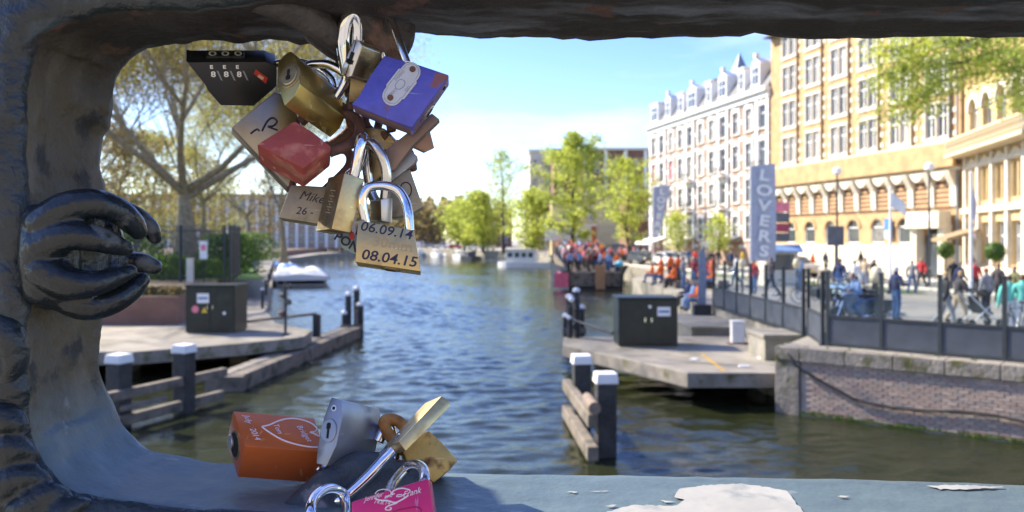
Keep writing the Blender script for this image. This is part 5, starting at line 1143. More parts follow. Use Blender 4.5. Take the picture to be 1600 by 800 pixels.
e = empty('road_sign', (X(1305, 45), 45, 1.6), 0, 'grey back of a square road sign on a post before the hotel arches', 'sign')
m = MB(); m.tube([(0, 0, 0), (0, 0, 3.3)], .04, 6); m.build('post', M['slate'], e); m = MB(); m.b2(-.45, .45, -.08, -.045, 2.3, 3.35); m.build('plate', M['slate'], e)
for i, (px, Y, ms) in enumerate(((1478, 50, 1.1), (1555, 43, 1.3))):
    e = empty('topiary', (X(px, Y), Y, 1.6), 0, ['clipped ball tree in a tub left of the hotel entrance', 'clipped ball tree in a tub right of the hotel entrance'][i], 'plant')
    m = MB(); m.b2(-.3, .3, -.3, .3, 0, .55); m.build('tub', M['stone'], e); m = MB(); m.tube([(0, 0, .5), (0, 0, 1.7)], .04, 6); m.build('stem', M['bark_dark'], e)
    m = MB(); rg = random.Random(i)
    for k in range(900):
        d = Vector((rg.gauss(0, 1), rg.gauss(0, 1), rg.gauss(0, 1))).normalized() * rg.uniform(.35, .55); c = Vector((0, 0, 2.0)) + d; a = d.orthogonal().normalized() * .06; b = d.cross(a).normalized() * .06; m.add([c - a, c + b, c + a, c - b], [(0, 1, 2, 3)])
    m.build('foliage', M['leaf_green'], e)
# ------------------------------------------------------------------ the cast iron bridge railing
ZF, ZR = .38, .449
M['iron_front'] = overlay(overlay(mat('blue_black_paint', (.016, .023, .026),   .34, var=.35, scale=22, bump=.6, bscale=130, rvar=.14), (.055, .075, .088), 34, .60, .72, rough=.5), (.17, .09, .07), 26, .69, .73, rough=.8)
M['iron_reveal'] = overlay(overlay(mat('grimy_iron', (.085, .074, .055), .72, var=.35, scale=24, bump=.9, bscale=70), (.17, .155, .125), 34, .55, .72, stretch=(1, 1, .5)), (.025, .024, .020), 15, .55, .68)
M['iron_top'] = overlay(overlay(mat('dark_flaked_iron', (.040, .033, .030), .7, var=.4, scale=16, bump=1.0, bscale=60), (.13, .15, .18), 13, .56, .68, rough=.5, stretch=(.35, 1, 1.6)), (.11, .06, .045), 14, .62, .70)
M['iron_rail'] = overlay(overlay(mat('teal_grey_paint', (.135, .20, .225), .5, var=.18, scale=12, bump=.35, bscale=60, rvar=.15), (.30, .34, .34), 17, .64, .70, rough=.7, stretch=(.5, 1, 1)), (.075, .12, .145), 11, .58, .75, stretch=(.4, 1, 1))
def frame_mat():
    m = bpy.data.materials.new('railing_opening_paint'); m.use_nodes = True; t = m.node_tree; b = t.nodes['Principled BSDF']; co = t.nodes.new('ShaderNodeTexCoord')
    def ns(scale, lo, hi, c1, c2, st=(1, 1, 1)):
        mp_ = t.nodes.new('ShaderNodeMapping'); mp_.inputs['Scale'].default_value = st; n = t.nodes.new('ShaderNodeTexNoise'); n.inputs['Scale'].default_value = scale; n.inputs['Detail'].default_value = 8; n.inputs['Roughness'].default_value = .6
        r = t.nodes.new('ShaderNodeValToRGB'); r.color_ramp.elements[0].position = lo; r.color_ramp.elements[1].position = hi; r.color_ramp.elements[0].color = (*c1, 1); r.color_ramp.elements[1].color = (*c2, 1)
        t.links.new(co.outputs['Object'], mp_.inputs[0]); t.links.new(mp_.outputs[0], n.inputs['Vector']); t.links.new(n.outputs['Fac'], r.inputs[0]); return r.outputs[0]
    def mix(f, x, y):
        q = t.nodes.new('ShaderNodeMix'); q.data_type = 'RGBA'; t.links.new(f, q.inputs[0])
        for v, k in ((x, 6), (y, 7)):
            if isinstance(v, tuple): q.inputs[k].default_value = (*v, 1)
            else: t.links.new(v, q.inputs[k])
        return q.outputs[2]
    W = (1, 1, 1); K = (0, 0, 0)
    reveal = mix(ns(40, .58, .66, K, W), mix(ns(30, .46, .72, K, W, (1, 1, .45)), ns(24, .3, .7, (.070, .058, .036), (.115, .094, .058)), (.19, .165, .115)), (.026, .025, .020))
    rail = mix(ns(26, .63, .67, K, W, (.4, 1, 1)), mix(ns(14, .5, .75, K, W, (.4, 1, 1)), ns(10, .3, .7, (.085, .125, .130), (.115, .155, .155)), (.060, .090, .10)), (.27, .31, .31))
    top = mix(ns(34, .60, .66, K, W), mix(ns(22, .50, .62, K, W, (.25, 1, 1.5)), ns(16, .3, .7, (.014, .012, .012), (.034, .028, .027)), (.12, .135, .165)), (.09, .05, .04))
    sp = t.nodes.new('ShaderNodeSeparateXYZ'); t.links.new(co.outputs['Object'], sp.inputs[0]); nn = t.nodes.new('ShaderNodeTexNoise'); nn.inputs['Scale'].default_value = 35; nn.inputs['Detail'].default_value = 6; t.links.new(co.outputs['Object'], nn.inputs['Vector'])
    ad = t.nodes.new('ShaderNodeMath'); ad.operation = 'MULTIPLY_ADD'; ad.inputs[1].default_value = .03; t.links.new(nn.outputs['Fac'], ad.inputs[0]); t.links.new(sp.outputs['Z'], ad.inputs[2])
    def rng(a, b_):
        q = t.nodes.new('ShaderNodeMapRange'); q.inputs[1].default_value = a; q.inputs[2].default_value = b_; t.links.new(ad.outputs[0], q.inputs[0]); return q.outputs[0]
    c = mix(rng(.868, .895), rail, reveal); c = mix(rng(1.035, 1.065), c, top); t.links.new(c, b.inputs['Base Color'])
    rr_ = t.nodes.new('ShaderNodeMapRange'); rr_.inputs[1].default_value = .868; rr_.inputs[2].default_value = .895; rr_.inputs[3].default_value = .45; rr_.inputs[4].default_value = .72; t.links.new(ad.outputs[0], rr_.inputs[0]); t.links.new(rr_.outputs[0], b.inputs['Roughness'])
    bs = t.nodes.new('ShaderNodeMapRange'); bs.inputs[1].default_value = .868; bs.inputs[2].default_value = .9; bs.inputs[3].default_value = .25; bs.inputs[4].default_value = .9; t.links.new(ad.outputs[0], bs.inputs[0])
    n2 = t.nodes.new('ShaderNodeTexNoise'); n2.inputs['Scale'].default_value = 75; n2.inputs['Detail'].default_value = 8; t.links.new(co.outputs['Object'], n2.inputs['Vector']); bp = t.nodes.new('ShaderNodeBump'); bp.inputs['Distance'].default_value = .006; t.links.new(bs.outputs[0], bp.inputs['Strength']); t.links.new(n2.outputs['Fac'], bp.inputs['Height']); t.links.new(bp.outputs[0], b.inputs['Normal'])
    return m
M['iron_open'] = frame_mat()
pairs = [((2700, 66), (2700, 6)), ((2100, 64), (2100, 4)), ((1750, 62), (1750, 2)), ((1580, 64), (1580, 1)), ((1400, 62), (1400, 0)), ((1290, 65), (1290, 0)), ((1200, 59), (1200, -2)), ((1090, 63), (1090, -2)), ((1000, 62), (1000, -2)), ((900, 64), (900, -3)), ((800, 61), (800, -4)), ((720, 62), (710, -4)), ((660, 58), (640, -6)), ((590, 60), (580, -8)), ((530, 70), (520, -8)), ((470, 73), (450, -3)), ((425, 68), (400, 4)), ((380, 71), (340, 12)), ((335, 68), (290, 16)), ((300, 71), (230, 20)), ((268, 72), (190, 22)), ((245, 76), (150, 24)), ((224, 85), (118, 29)), ((208, 96), (92, 36)), ((195, 111), (75, 46)), ((187, 130), (62, 58)), ((183, 152), (54, 75)), ((182, 178), (48, 95)), ((177, 200), (46, 122)), ((167, 216), (45, 150)), ((163, 235), (43, 185)), ((163, 258), (42, 220)), ((167, 280), (44, 255)), ((173, 305), (47, 290)), ((176, 340), (50, 335)), ((177, 380), (50, 380)), ((174, 425), (49, 425)), ((171, 470), (48, 470)), ((165, 505), (45, 510)), ((163, 540), (43, 550)), ((165, 570), (42, 590)), ((172, 602), (43, 625)), ((184, 634), (46, 665)), ((198, 660), (56, 700)), ((220, 683), (74, 733)), ((245, 698), (102, 757)), ((280, 708), (140, 773)), ((320, 714), (200, 784)), ((370, 719), (270, 791)), ((440, 724), (350, 796)), ((520, 729), (450, 801)), ((620, 733), (560, 805)), ((720, 735), (700, 809)), ((850, 737), (850, 812)), ((1000, 738), (1000, 815)), ((1150, 741), (1150, 819)), ((1300, 743), (1300, 822)), ((1450, 747), (1450, 827)), ((1600, 752), (1600, 832)), ((1750, 756), (1750, 838)), ((2100, 760), (2100, 846)), ((2700, 768), (2700, 856))]
rearW = [tuple(wp(p[0][0], p[0][1], ZR)) for p in pairs]; frontW = [tuple(wp(p[1][0], p[1][1], ZF)) for p in pairs]
rearW = resample(rearW, 5); frontW = resample(frontW, 5); NP = len(rearW)
rl = empty('bridge_railing', (-.3, .415, 3.25), 0, 'dark cast iron bridge railing with a clawed paw and wide opening', 'railing')
cen = Vector((.15, 0, EYE - .01))
def outw(i, P):
    a = Vector(P[max(i - 1, 0)]); b = Vector(P[min(i + 1, NP - 1)]); d = b - a; n = Vector((d.z, 0, -d.x)).normalized()
    c = Vector(P[i])
    if n.dot(Vector((c.x - max(-.12, min(.9, c.x)), 0, c.z - cen.z))) < 0: n = -n
    return n
rings = []; ringm = []
# profile: (mix rear->front, outward offset, depth offset, material)
prof = [('r', .12, .012), ('r', .05, .012), ('r', .016, .008), ('r', .003, .002)]
N1 = []
def sm(a, b, x): t = max(0, min(1, (x - a) / (b - a))); return t * t * (3 - 2 * t)
def nz(p, s, sd): return noise.fractal(Vector(p) * s + Vector((sd, sd * 2, 0)), 0.9, 2.1, 4)
for kind, off, dz in prof:
    rings.append([Vector(rearW[i]) + outw(i, rearW) * off + Vector((0, dz * .6, 0)) for i in range(NP)])
for k in range(1, 13):
    t = k / 13; row = []
    for i in range(NP):
        p = Vector(rearW[i]).lerp(Vector(frontW[i]), t); row.append(p + outw(i, rearW) * (.0035 * math.sin(math.pi * t) * (1 if abs(p.z - EYE) < .09 else .1)))
    rings.append(row)
for off, dy in ((0, 0), (.0015, -.003), (.006, -.006), (.013, -.006), (.019, -.0035), (.026, -.002), (.035, -.001), (.05, 0), (.075, .001), (.11, .002), (.16, .004)):
    rings.append([Vector(frontW[i]) + outw(i, frontW) * off + Vector((0, dy, 0)) for i in range(NP)])
nr = len(rings)
fm = MB(); vs = []
for j, row in enumerate(rings):
    for i, p in enumerate(row):
        top = p.z > EYE + .06; amp = .0016 if not top else .0016
        if p.z < EYE - .1 and p.x > -.14: amp = .0005
        d = outw(i, rearW) * nz(p, 60, 1) * amp + Vector((0, -1, 0)) * (nz(p, 45, 5) * amp * 1.3 if j > 15 else 0)
        if j > 17 and p.x < -.18: d += Vector((0, -1, 0)) * nz(p, 22, 8) * .0022
        if top and 2 <= j <= 7 : d += Vector((0, 0, 1)) * nz((p.x * 3, 0, 0), 12, 4) * .0012
        vs.append(p + d)
for j in range(nr - 1):
    for i in range(NP - 1):
        p = (vs[j * NP + i] + vs[(j + 1) * NP + i + 1]) / 2
        if j > 15: fm.cur = 0
        else:
            fm.cur = 1
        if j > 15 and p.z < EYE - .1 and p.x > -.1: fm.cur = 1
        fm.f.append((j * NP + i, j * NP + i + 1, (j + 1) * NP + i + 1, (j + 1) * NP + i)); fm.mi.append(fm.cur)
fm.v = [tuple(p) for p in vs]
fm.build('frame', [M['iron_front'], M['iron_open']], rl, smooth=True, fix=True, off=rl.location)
# solid body around: top bar, foot panel, left post (out of view, they carry the railing and cast its shade)
bd = MB(); bd.b2(-.75, 1.1, .395, .44, EYE + .20, EYE + .30); bd.build('handrail', M['iron_front'], rl, bevel=.01, off=rl.location)
bd = MB(); bd.b2(-.75, 1.1, .39, .445, 3.25, EYE - .235); bd.build('foot_panel', M['iron_front'], rl, off=rl.location)
bd = MB(); bd.b2(-.75, -.37, .385, .445, EYE - .236, EYE + .21); bd.build('post', M['iron_front'], rl, off=rl.location)
bd = MB(); bd.prism([(-.40, .44, 3.3), (-.40, .60, 3.3), (-.40, .628, EYE + .10), (-.40, .61, EYE + .185), (-.40, .44, EYE + .22)], (.04, 0, 0)); bd.build('added_shade_brace', M['iron_front'], rl, fix=True, off=rl.location)  # unseen brace, added and shaped to shade the left of the bottom rail

# sculpted claw gripping the post: one continuous surface
def blob(name, chains, m, parent, voxel=.0011, smooth_it=6):
    mb = MB()
    for pts, rs in chains:
        P = resample([tuple(p) for p in pts], 4); Rr = [k[0] for k in resample([(r,) for r in rs], 4)]
        mb.tube(P, Rr, 12)
        for p, r in ((P[0], Rr[0]), (P[-1], Rr[-1])):
            mb.lathe([(r * math.sin(a) * .999, -r * math.cos(a)) for a in [math.pi * q / 8 for q in range(1, 8)]], 12, p)
    o = mb.build(name, m, None, fix=False)
    md = o.modifiers.new('r', 'REMESH'); md.mode = 'VOXEL'; md.voxel_size = voxel
    ms = o.modifiers.new('s', 'SMOOTH'); ms.iterations = smooth_it; ms.factor = .5
    dg = bpy.context.evaluated_depsgraph_get(); me = bpy.data.meshes.new_from_object(o.evaluated_get(dg)); bpy.data.objects.remove(o)
    me.materials.clear(); me.materials.append(m); me.shade_smooth()
    n = bpy.data.objects.new(name, me); col.objects.link(n)
    if parent: n.parent = parent; n.location = -parent.location
    return n
def cz(lst): return [wp(x, y, Y) for x, y, Y in lst]
M['paw'] = overlay(mat('glossy_blue_black', (.011, .016, .019), .27, var=.3, scale=30, bump=.35, bscale=150, rvar=.1), (.09, .10, .10), 42, .64, .70, rough=.6)
q = .0052
kq = .0003
def ch(px, dr=1): return (cz([(x, y, d) for x, y, d, r in px]), [r * kq * dr + .0008 for x, y, d, r in px])
def ch2(px): return ch(px, 1.14)
claw = [ch2([(70, 350, .377, 24), (105, 326, .376, 21), (148, 318, .379, 18), (185, 330, .386, 16), (207, 349, .392, 14), (216, 361, .396, 10.5)]),
  ch2([(185, 326, .408, 13), (214, 340, .412, 13), (234, 357, .415, 11.5), (242, 371, .417, 8)]),
  ch2([(66, 385, .375, 22), (105, 369, .373, 18), (148, 373, .377, 15.5), (178, 382, .383, 12.5), (197, 389, .387, 8)]),
  ch2([(150, 404, .414, 12), (195, 407, .413, 12), (222, 411, .414, 13), (241, 417, .416, 9.5)]),
  ch2([(70, 422, .376, 24), (105, 441, .375, 20), (148, 443, .379, 15), (182, 432, .386, 12), (203, 424, .390, 8)]),
  ch2([(86, 450, .384, 24), (128, 474, .386, 21), (168, 473, .390, 17), (203, 455, .396, 13.5), (222, 437, .401, 9)]),
  ch2([(64, 345, .379, 22), (62, 400, .377, 24), (66, 450, .379, 22)]), ch2([(88, 350, .380, 22), (86, 400, .380, 20), (90, 448, .380, 22)]), ch2([(76, 372, .378, 24), (76, 430, .378, 24)]),
  ch2([(84, 355, .386, 34), (80, 400, .385, 36), (86, 445, .386, 34)]), ch2([(125, 350, .396, 30), (130, 400, .400, 30), (128, 452, .397, 28)]), ch2([(160, 352, .404, 22), (172, 402, .408, 20), (165, 446, .404, 22)]),
  ch2([(100, 340, .381, 20), (120, 345, .384, 20)]), ch2([(100, 455, .382, 20), (125, 458, .385, 18)])]
blob('claw', claw, M['paw'], rl, voxel=.0009, smooth_it=4)
# carved relief on the outer face
blob('carved_knob', [ch([(-14, 255, .379, 18), (10, 262, .378, 16), (22, 285, .378, 9)])], M['iron_front'], rl, voxel=.0014, smooth_it=4)
rel = [
  ch([(-14, 505, .377, 20), (10, 520, .375, 22), (24, 560, .376, 18), (10, 600, .378, 10)], 1),
  ch([(-20, 650, .377, 22), (14, 655, .374, 20), (36, 672, .376, 10)], 1),
  ch([(-30, 722, .377, 20), (14, 702, .373, 20), (42, 706, .375, 12), (54, 716, .377, 7)], 1),
  ch([(-30, 790, .377, 22), (14, 752, .372, 22), (52, 744, .374, 14), (72, 752, .377, 8)], 1),
  ch([(-10, 850, .377, 22), (36, 798, .372, 22), (78, 772, .374, 15), (102, 774, .377, 8)], 1),
  ch([(46, 870, .377, 22), (84, 818, .372, 21), (116, 792, .374, 14), (136, 788, .377, 8)], 1)]
blob('carved_relief', rel, M['iron_front'], rl, voxel=.0014, smooth_it=4)
# scroll at the top and pointed leaf on the bottom rail
sc_ = [(cz([(395, -8, .392), (440, 6, .396), (480, 26, .402), (512, 50, .410), (528, 74, .418)]), [.008, .0085, .008, .007, .004]),
       (cz([(540, -10, .42), (560, 30, .424), (580, 60, .428), (592, 92, .43)]), [.016, .015, .012, .008]),
       (cz([(600, -10, .425), (615, 30, .43), (622, 60, .432), (618, 92, .434)]), [.013, .011, .009, .005]),
       (cz([(505, 40, .432), (530, 70, .434), (560, 90, .436)]), [.012, .009, .006])]
blob('scroll', sc_, overlay(mat('chipped_iron', (.05, .045, .045), .6, var=.4, scale=40, bump=.7, bscale=90), (.17, .105, .085), 55, .55, .68), rl, voxel=.0013, smooth_it=3)
lf = [(cz([(438, 806, .392), (478, 784, .398), (520, 757, .404), (560, 736, .411), (598, 732, .418)]), [.004, .0075, .0095, .0095, .008]),
      (cz([(470, 812, .390), (530, 792, .398), (590, 765, .408), (640, 752, .416)]), [.006, .010, .012, .010])]
blob('leaf', lf, overlay(mat('chipped_teal_iron', (.045, .055, .06), .5, var=.4, scale=45, bump=.6, bscale=90), (.20, .19, .19), 48, .62, .67), rl, voxel=.0013, smooth_it=3)
# flaked patches of white primer on the bottom rail
M['primer'] = overlay(mat('white_primer', (.33, .325, .30), .8, var=.10, scale=40, bump=.08, bscale=90), (.19, .21, .21), 60, .55, .72)
railz = wp(1000, 738, ZR).z
def flake(outline, seed, parent=rl):
    rg = random.Random(seed); pts = []
    n = len(outline)
    for i in range(n):
        a = outline[i]; b = outline[(i + 1) % n]; k = max(2, int(math.hypot(b[0] - a[0], b[1] - a[1]) / 5))
        for j in range(k):
            t = j / k; j_ = 2.2 if abs(b[0] - a[0]) < 3 * abs(b[1] - a[1]) + 200 else 0
            pts.append((a[0] + (b[0] - a[0]) * t + rg.uniform(-2, 2), a[1] + (b[1] - a[1]) * t + rg.uniform(-j_, j_) * .35))
    return pts
def flake_obj(outline, seed):
    pts = flake(outline, seed); W = []
    for x, y in pts:
        # rail top between the two lips: find depth on the lofted sheet
        best = None
        for k in range(0, 41):
            t = k / 40; Y = ZR + (ZF - ZR) * t; zr = rail_z(x, t)
            yy = 375 + (EYE - zr) / Y * F
            if best is None or abs(yy - y) < best[0]: best = (abs(yy - y), Y, zr)
        Y, zr = best[1], best[2]
        # refine: linear solve on plane height zr
        Y = (EYE - zr) * F / (y - 375)
        W.append(Vector(((x - 800) / F * Y, Y, zr + .0006)))
    m = MB(); n = len(W); m.add(W, [tuple(range(n))]); return m.build('bare_patch', M['primer'], rl, fix=True, off=rl.location)
def rail_z(px, t):
    for i in range(len(pairs) - 1):
        a, b = pairs[i][0], pairs[i + 1][0]
        if a[1] > 700 and a[0] <= px <= b[0]:
            u = (px - a[0]) / (b[0] - a[0]); yr = a[1] + (b[1] - a[1]) * u; yf = pairs[i][1][1] + (pairs[i + 1][1][1] - pairs[i][1][1]) * u
            zr = EYE - (yr - 375) / F * ZR; zf = EYE - (yf - 375) / F * ZF
            return zr + (zf - zr) * t
    return railz
flake_obj([(945, 803), (985, 791), (1055, 792), (1070, 782), (1052, 778), (1060, 766), (1100, 760), (1160, 757), (1228, 768), (1256, 803)], 2)
flake_obj([(1448, 761), (1490, 759), (1575, 763), (1520, 766), (1470, 766)], 4)
frg = random.Random(8)
for i in range(5):
    fx = frg.uniform(880, 1560); fy = frg.uniform(760, 798); w_ = frg.uniform(5, 16); h_ = frg.uniform(.7, 1.5)
    flake_obj([(fx - w_, fy), (fx - w_ * .2, fy - h_), (fx + w_, fy - h_ * .3), (fx + w_ * .4, fy + h_)], 20 + i)
flake_obj([(940, 792), (962, 790), (958, 794)], 5); flake_obj([(1030, 783), (1058, 785), (1040, 787)], 6)


# ------------------------------------------------------------------ padlocks
M['brass'] = overlay(mat('brass', (.56, .43, .21), .36, .9, var=.14, scale=70, bump=.12, bscale=500, rvar=.1), (.32, .25, .15), 50, .58, .78, rough=.55)
M['brass_old'] = overlay(mat('tarnished_brass', (.36, .28, .15), .42, .85, var=.2, scale=60, bump=.2, bscale=300, rvar=.12), (.15, .11, .07), 55, .52, .75, rough=.6)
M['brass_gold'] = overlay(mat('shiny_brass', (.58, .42, .13), .36, .95, var=.14, scale=60, rvar=.1), (.26, .19, .09), 60, .56, .75, rough=.45)
M['brass_dull'] = overlay(mat('grey_brass', (.33, .29, .22), .5, .7, var=.18, scale=70, bump=.15, bscale=300), (.18, .16, .12), 60, .55, .75)
M['brass_rusty'] = overlay(mat('yellow_brass', (.58, .40, .12), .45, .5, var=.15, scale=60, bump=.2, bscale=200), (.17, .07, .03), 90, .50, .62, rough=.8, metal=.1)
M['steel'] = overlay(mat('dull_steel', (.30, .32, .36), .42, .75, var=.12, scale=60, rvar=.1), (.20, .19, .18), 70, .6, .8)
M['steel_lt'] = overlay(mat('bright_steel', (.62, .61, .58), .34, .9, var=.1, scale=60), (.22, .16, .1), 90, .62, .75, rough=.6)
M['rust'] = mat('rust', (.14, .07, .05), .75, .2, var=.4, scale=120, bump=.5, bscale=300)
M['rust_or'] = mat('orange_rust', (.36, .17, .05), .8, .1, var=.4, scale=150, bump=.5, bscale=300)
M['dullchrome'] = overlay(mat('worn_chrome', (.68, .66, .64), .2, 1.0, var=.1, scale=90), (.30, .22, .19), 80, .5, .72, rough=.5)
M['red_lock'] = overlay(mat('scuffed_red', (.33, .062, .050), .62, .1, var=.16, scale=80, bump=.3, bscale=500), (.52, .20, .14), 90, .50, .66)
M['blue_lock'] = overlay(mat('scuffed_blue', (.085, .09, .46), .42, .1, var=.16, scale=70, bump=.2, bscale=300), (.24, .10, .12), 85, .60, .66, rough=.75)
M['blue_side'] = overlay(mat('worn_blue_side', (.15, .13, .33), .5, .3, var=.2, scale=70), (.22, .14, .13), 60, .48, .62, rough=.7)
M['orange_lock'] = mat('anodised_orange', (.62, .15, .035), .33, .35, var=.06, scale=60, coat=.3)
M['pink_lock'] = mat('anodised_pink', (.74, .03, .14), .3, .5, var=.06, scale=60, coat=.4)
M['ink'] = mat('black_ink', (.018, .02, .05), .55)
M['engrave'] = mat('engraving', (.60, .50, .33), .5, .6)
M['etch'] = mat('pale_etching', (.80, .72, .74), .6)
M['blackplastic'] = mat('black_plastic', (.020, .022, .027), .42, var=.2, scale=60)
M['dial'] = mat('white_numeral', (.85, .88, .9), .5)
M['tag_red'] = mat('red_emblem', (.5, .04, .03), .4)
M['plate'] = overlay(mat('pale_metal_plate', (.55, .56, .58), .5, .35, var=.1, scale=90), (.42, .40, .36), 120, .56, .7)
M['hole'] = mat('keyhole_dark', (.008, .008, .008), .8)

for k_, c_ in (('brass', (.72, .60, .36)), ('brass_old', (.50, .40, .24)), ('brass_gold', (.75, .60, .28)), ('brass_dull', (.45, .40, .31)), ('steel', (.46, .48, .52)), ('red_lock', (.55, .26, .20)), ('blue_lock', (.30, .29, .60)), ('orange_lock', (.70, .30, .14)), ('pink_lock', (.75, .2, .36)), ('brass_rusty', (.7, .55, .25))):
    overlay(M[k_], c_, 260, .645, .67, stretch=(1, .35, .08)); overlay(M[k_], c_, 230, .655, .68, stretch=(.07, .3, 1))
for k_ in ('brass', 'brass_old', 'brass_dull', 'steel', 'steel_lt', 'red_lock', 'blue_lock', 'plate', 'brass_rusty'):
    overlay(M[k_], (.07, .05, .035), 38, .60, .80, rough=.75)
class Lock:
    def __init__(s, label, face, C, t, Z, m, bevel=.0008, seg=2, side_m=None, group=None, zs=None, name='padlock'):
        s.Z = Z; cx = sum(p[0] for p in face) / len(face); cy = sum(p[1] for p in face) / len(face); s.c = (cx, cy)
        ey = .8
        for _ in range(12):
            ex = (C[0] + (cx - 800) * t * ey / Z) * Z / (F * t); ez = -(C[1] + (cy - 375) * t * ey / Z) * Z / (F * t)
            l2 = ex * ex + ez * ez
            if l2 > .93: k = (.93 / l2) ** .5; ex *= k; ez *= k; l2 = .93
            ey = math.sqrt(1 - l2)
        s.e = Vector((ex, ey, ez)); s.n = -s.e; s.P0 = wp(cx, cy, Z); s.t = t
        s.front = [s.on(*p) for p in face]
        s.root = empty(name, s.P0, 0, label, 'padlock', group)
        mb = MB(); n = len(face)
        fr = [p - s.P0 for p in s.front]; bk = [p + s.e * t for p in fr]
        mb.add(fr + bk, [tuple(range(n)), tuple(range(2 * n - 1, n - 1, -1))])
        if side_m: mb.cur = 1
        mb.add(fr + bk, [(i, i + n, (i + 1) % n + n, (i + 1) % n) for i in range(n)])
        s.body = mb.build('body', [m, side_m] if side_m else m, s.root, fix=True, bevel=bevel, bseg=seg)
        # shade flat faces flat, bevel strips smooth
        s.body.data.shade_smooth()
        try: s.body.data.set_sharp_from_angle(angle=R(28))
        except Exception: s.body.data.shade_flat()
    def on(s, px, py, lift=0.0):
        d = wp(px, py, 1) - Vector((0, 0, EYE)); o = Vector((0, 0, EYE)); k = (s.P0 - o).dot(s.n) / d.dot(s.n); return o + d * k + s.n * lift
    def side(s, i, a, b, lift=0.0):
        n = len(s.front); p = s.front[i].lerp(s.front[(i + 1) % n], a) + s.e * s.t * b
        ed = (s.front[(i + 1) % n] - s.front[i]).normalized(); nn = ed.cross(s.e).normalized()
        mid = sum(s.front, Vector()) / n
        if nn.dot(s.front[i].lerp(s.front[(i + 1) % n], .5) - mid) < 0: nn = -nn
        return p + nn * lift, nn, ed
    def part(s, name, mb, m, smooth=False, parent=None, bevel=0): return mb.build(name, m, parent or s.root, smooth=smooth, fix=True, bevel=bevel, bseg=1, off=s.P0)
    def shackle(s, pts, r, m=None, n=14, name='shackle'):
        P = resample([tuple(wp(*p)) for p in pts], 7); mb = MB(); mb.tube(P, r, n); return s.part(name, mb, m or M['chrome'], True)
    def disc(s, p, nn, r, h, m, name='lock_core', n=24, sq=1.0, ed=None, parent=None):
        q = nn.to_track_quat('Z', 'Y').to_matrix()
        if ed is not None:
            x = (ed - nn * ed.dot(nn)).normalized(); y = nn.cross(x); q = Matrix((x, y, nn)).transposed()
        mb = MB(); prof = [(r, -h), (r, h * .6), (r * .93, h)]
        vs = MB(); vs.lathe(prof, n); mb.add([q @ Vector((v[0], v[1] * sq, v[2])) + p for v in vs.v], vs.f)
        return s.part(name, mb, m, False, parent)
    def slot(s, p, nn, ed, l, w, m=None, name='keyhole', parent=None):
        x = (ed - nn * ed.dot(nn)).normalized(); y = nn.cross(x); q = Matrix((x, y, nn)).transposed()
        mb = MB()
        for cxx, ll, ww in ((0, l, w), (l * .28, l * .34, w * 2.1)):
            mb.box(p + x * cxx, (ll, ww, .0005), M=q)
        return s.part(name, mb, m or M['hole'], False, parent)
    def text(s, body, px, py, px2, py2, size, m, shear=0, bold=0, sx=1.0, lift=.0002, name='lettering'):
        a = s.on(px, py, lift); r = (s.on(px2, py2, lift) - a).normalized(); u = s.n.cross(r).normalized()
        me = text_mesh(body, size, shear, bold); me.materials.clear(); me.materials.append(m)
        T = Matrix((r * sx, u, s.n)).transposed().to_4x4(); T.translation = a - s.P0
        me.transform(T); o = bpy.data.objects.new(name, me); col.objects.link(o); o.parent = s.root; return o
    def text_side(s, body, i, a, b, size, m, sx=1.0, lift=.0003, name='numeral', shear=0):
        p, nn, ed = s.side(i, a, b, lift); r = ed if ed.x > 0 else -ed; u = nn.cross(r).normalized(); me = text_mesh(body, size, shear, 0); me.materials.clear(); me.materials.append(m)
        T = Matrix((r * sx, u, nn)).transposed().to_4x4(); T.translation = p - s.P0; me.transform(T); o = bpy.data.objects.new(name, me); col.objects.link(o); o.parent = s.root; return o
    def line(s, pts, r, m, name='engraved_line', lift=.0001, sub=6, sq=True):
        P = resample([tuple(s.on(x, y, lift)) for x, y in pts], sub); mb = MB(); mb.tube(P, r, 5); return s.part(name, mb, m, True)
    def poly(s, pts, h, m, name, bevel=0, lift=0):
        mb = MB(); mb.prism([s.on(x, y, lift) for x, y in pts], s.n * h); return s.part(name, mb, m, bevel=bevel)
def z1(x, y): return (280 + x / 3.636, y / 3.636)
def z2(x, y): return (340 + x / 3.078, 180 + y / 3.078)
def z3(x, y): return (320 + x / 3.636, 600 + y / 3.636)
def zp(f, L): return [f(*p) for p in L]
def o4(x, y): return (285 + x / 6.67, 60 + y / 6.67)

GU = 'padlocks hanging from the top of the railing'; GL = 'padlocks lying on the bottom rail'
# black three dial combination lock
L = Lock('black three dial combination lock with a red diamond', zp(o4, [(35, 235), (75, 250), (870, 245), (985, 290), (985, 500), (745, 705), (400, 700), (260, 540), (240, 490)]), (-1.5, -20), .016, .432, M['blackplastic'], .0012, group=GU)
for k in range(3):
    p, nn, ed = L.side(1, .30 + .17 * k, .55, .0004)
    q_ = MB(); x_ = ed; y_ = nn.cross(ed); q_.box(p, (.0062, .0075, .0012), M=Matrix((x_, y_, nn)).transposed()); L.part('dial', q_, M['steel_dark'], bevel=.0003)
    x0 = 300 + 137 * k
    L.text_side('0', 1, .30 + .17 * k, .5, .0080, M['dial'], 1.1, lift=.0013)
    for nm, (xx, yy), sz in (('E', (302 + 135 * k, 298), .0026), ('8', (322 + 135 * k, 375), .0042)):
        L.text(nm, *o4(xx, yy), *o4(xx + 100, yy), sz, M['dial'], bold=.00012, sx=1.15).name = 'numeral'
    L.poly(zp(o4, [(355 + 135 * k, 335), (375 + 135 * k, 338), (420 + 135 * k, 440), (400 + 135 * k, 430)]), .0003, M['steel'], 'dial_window')
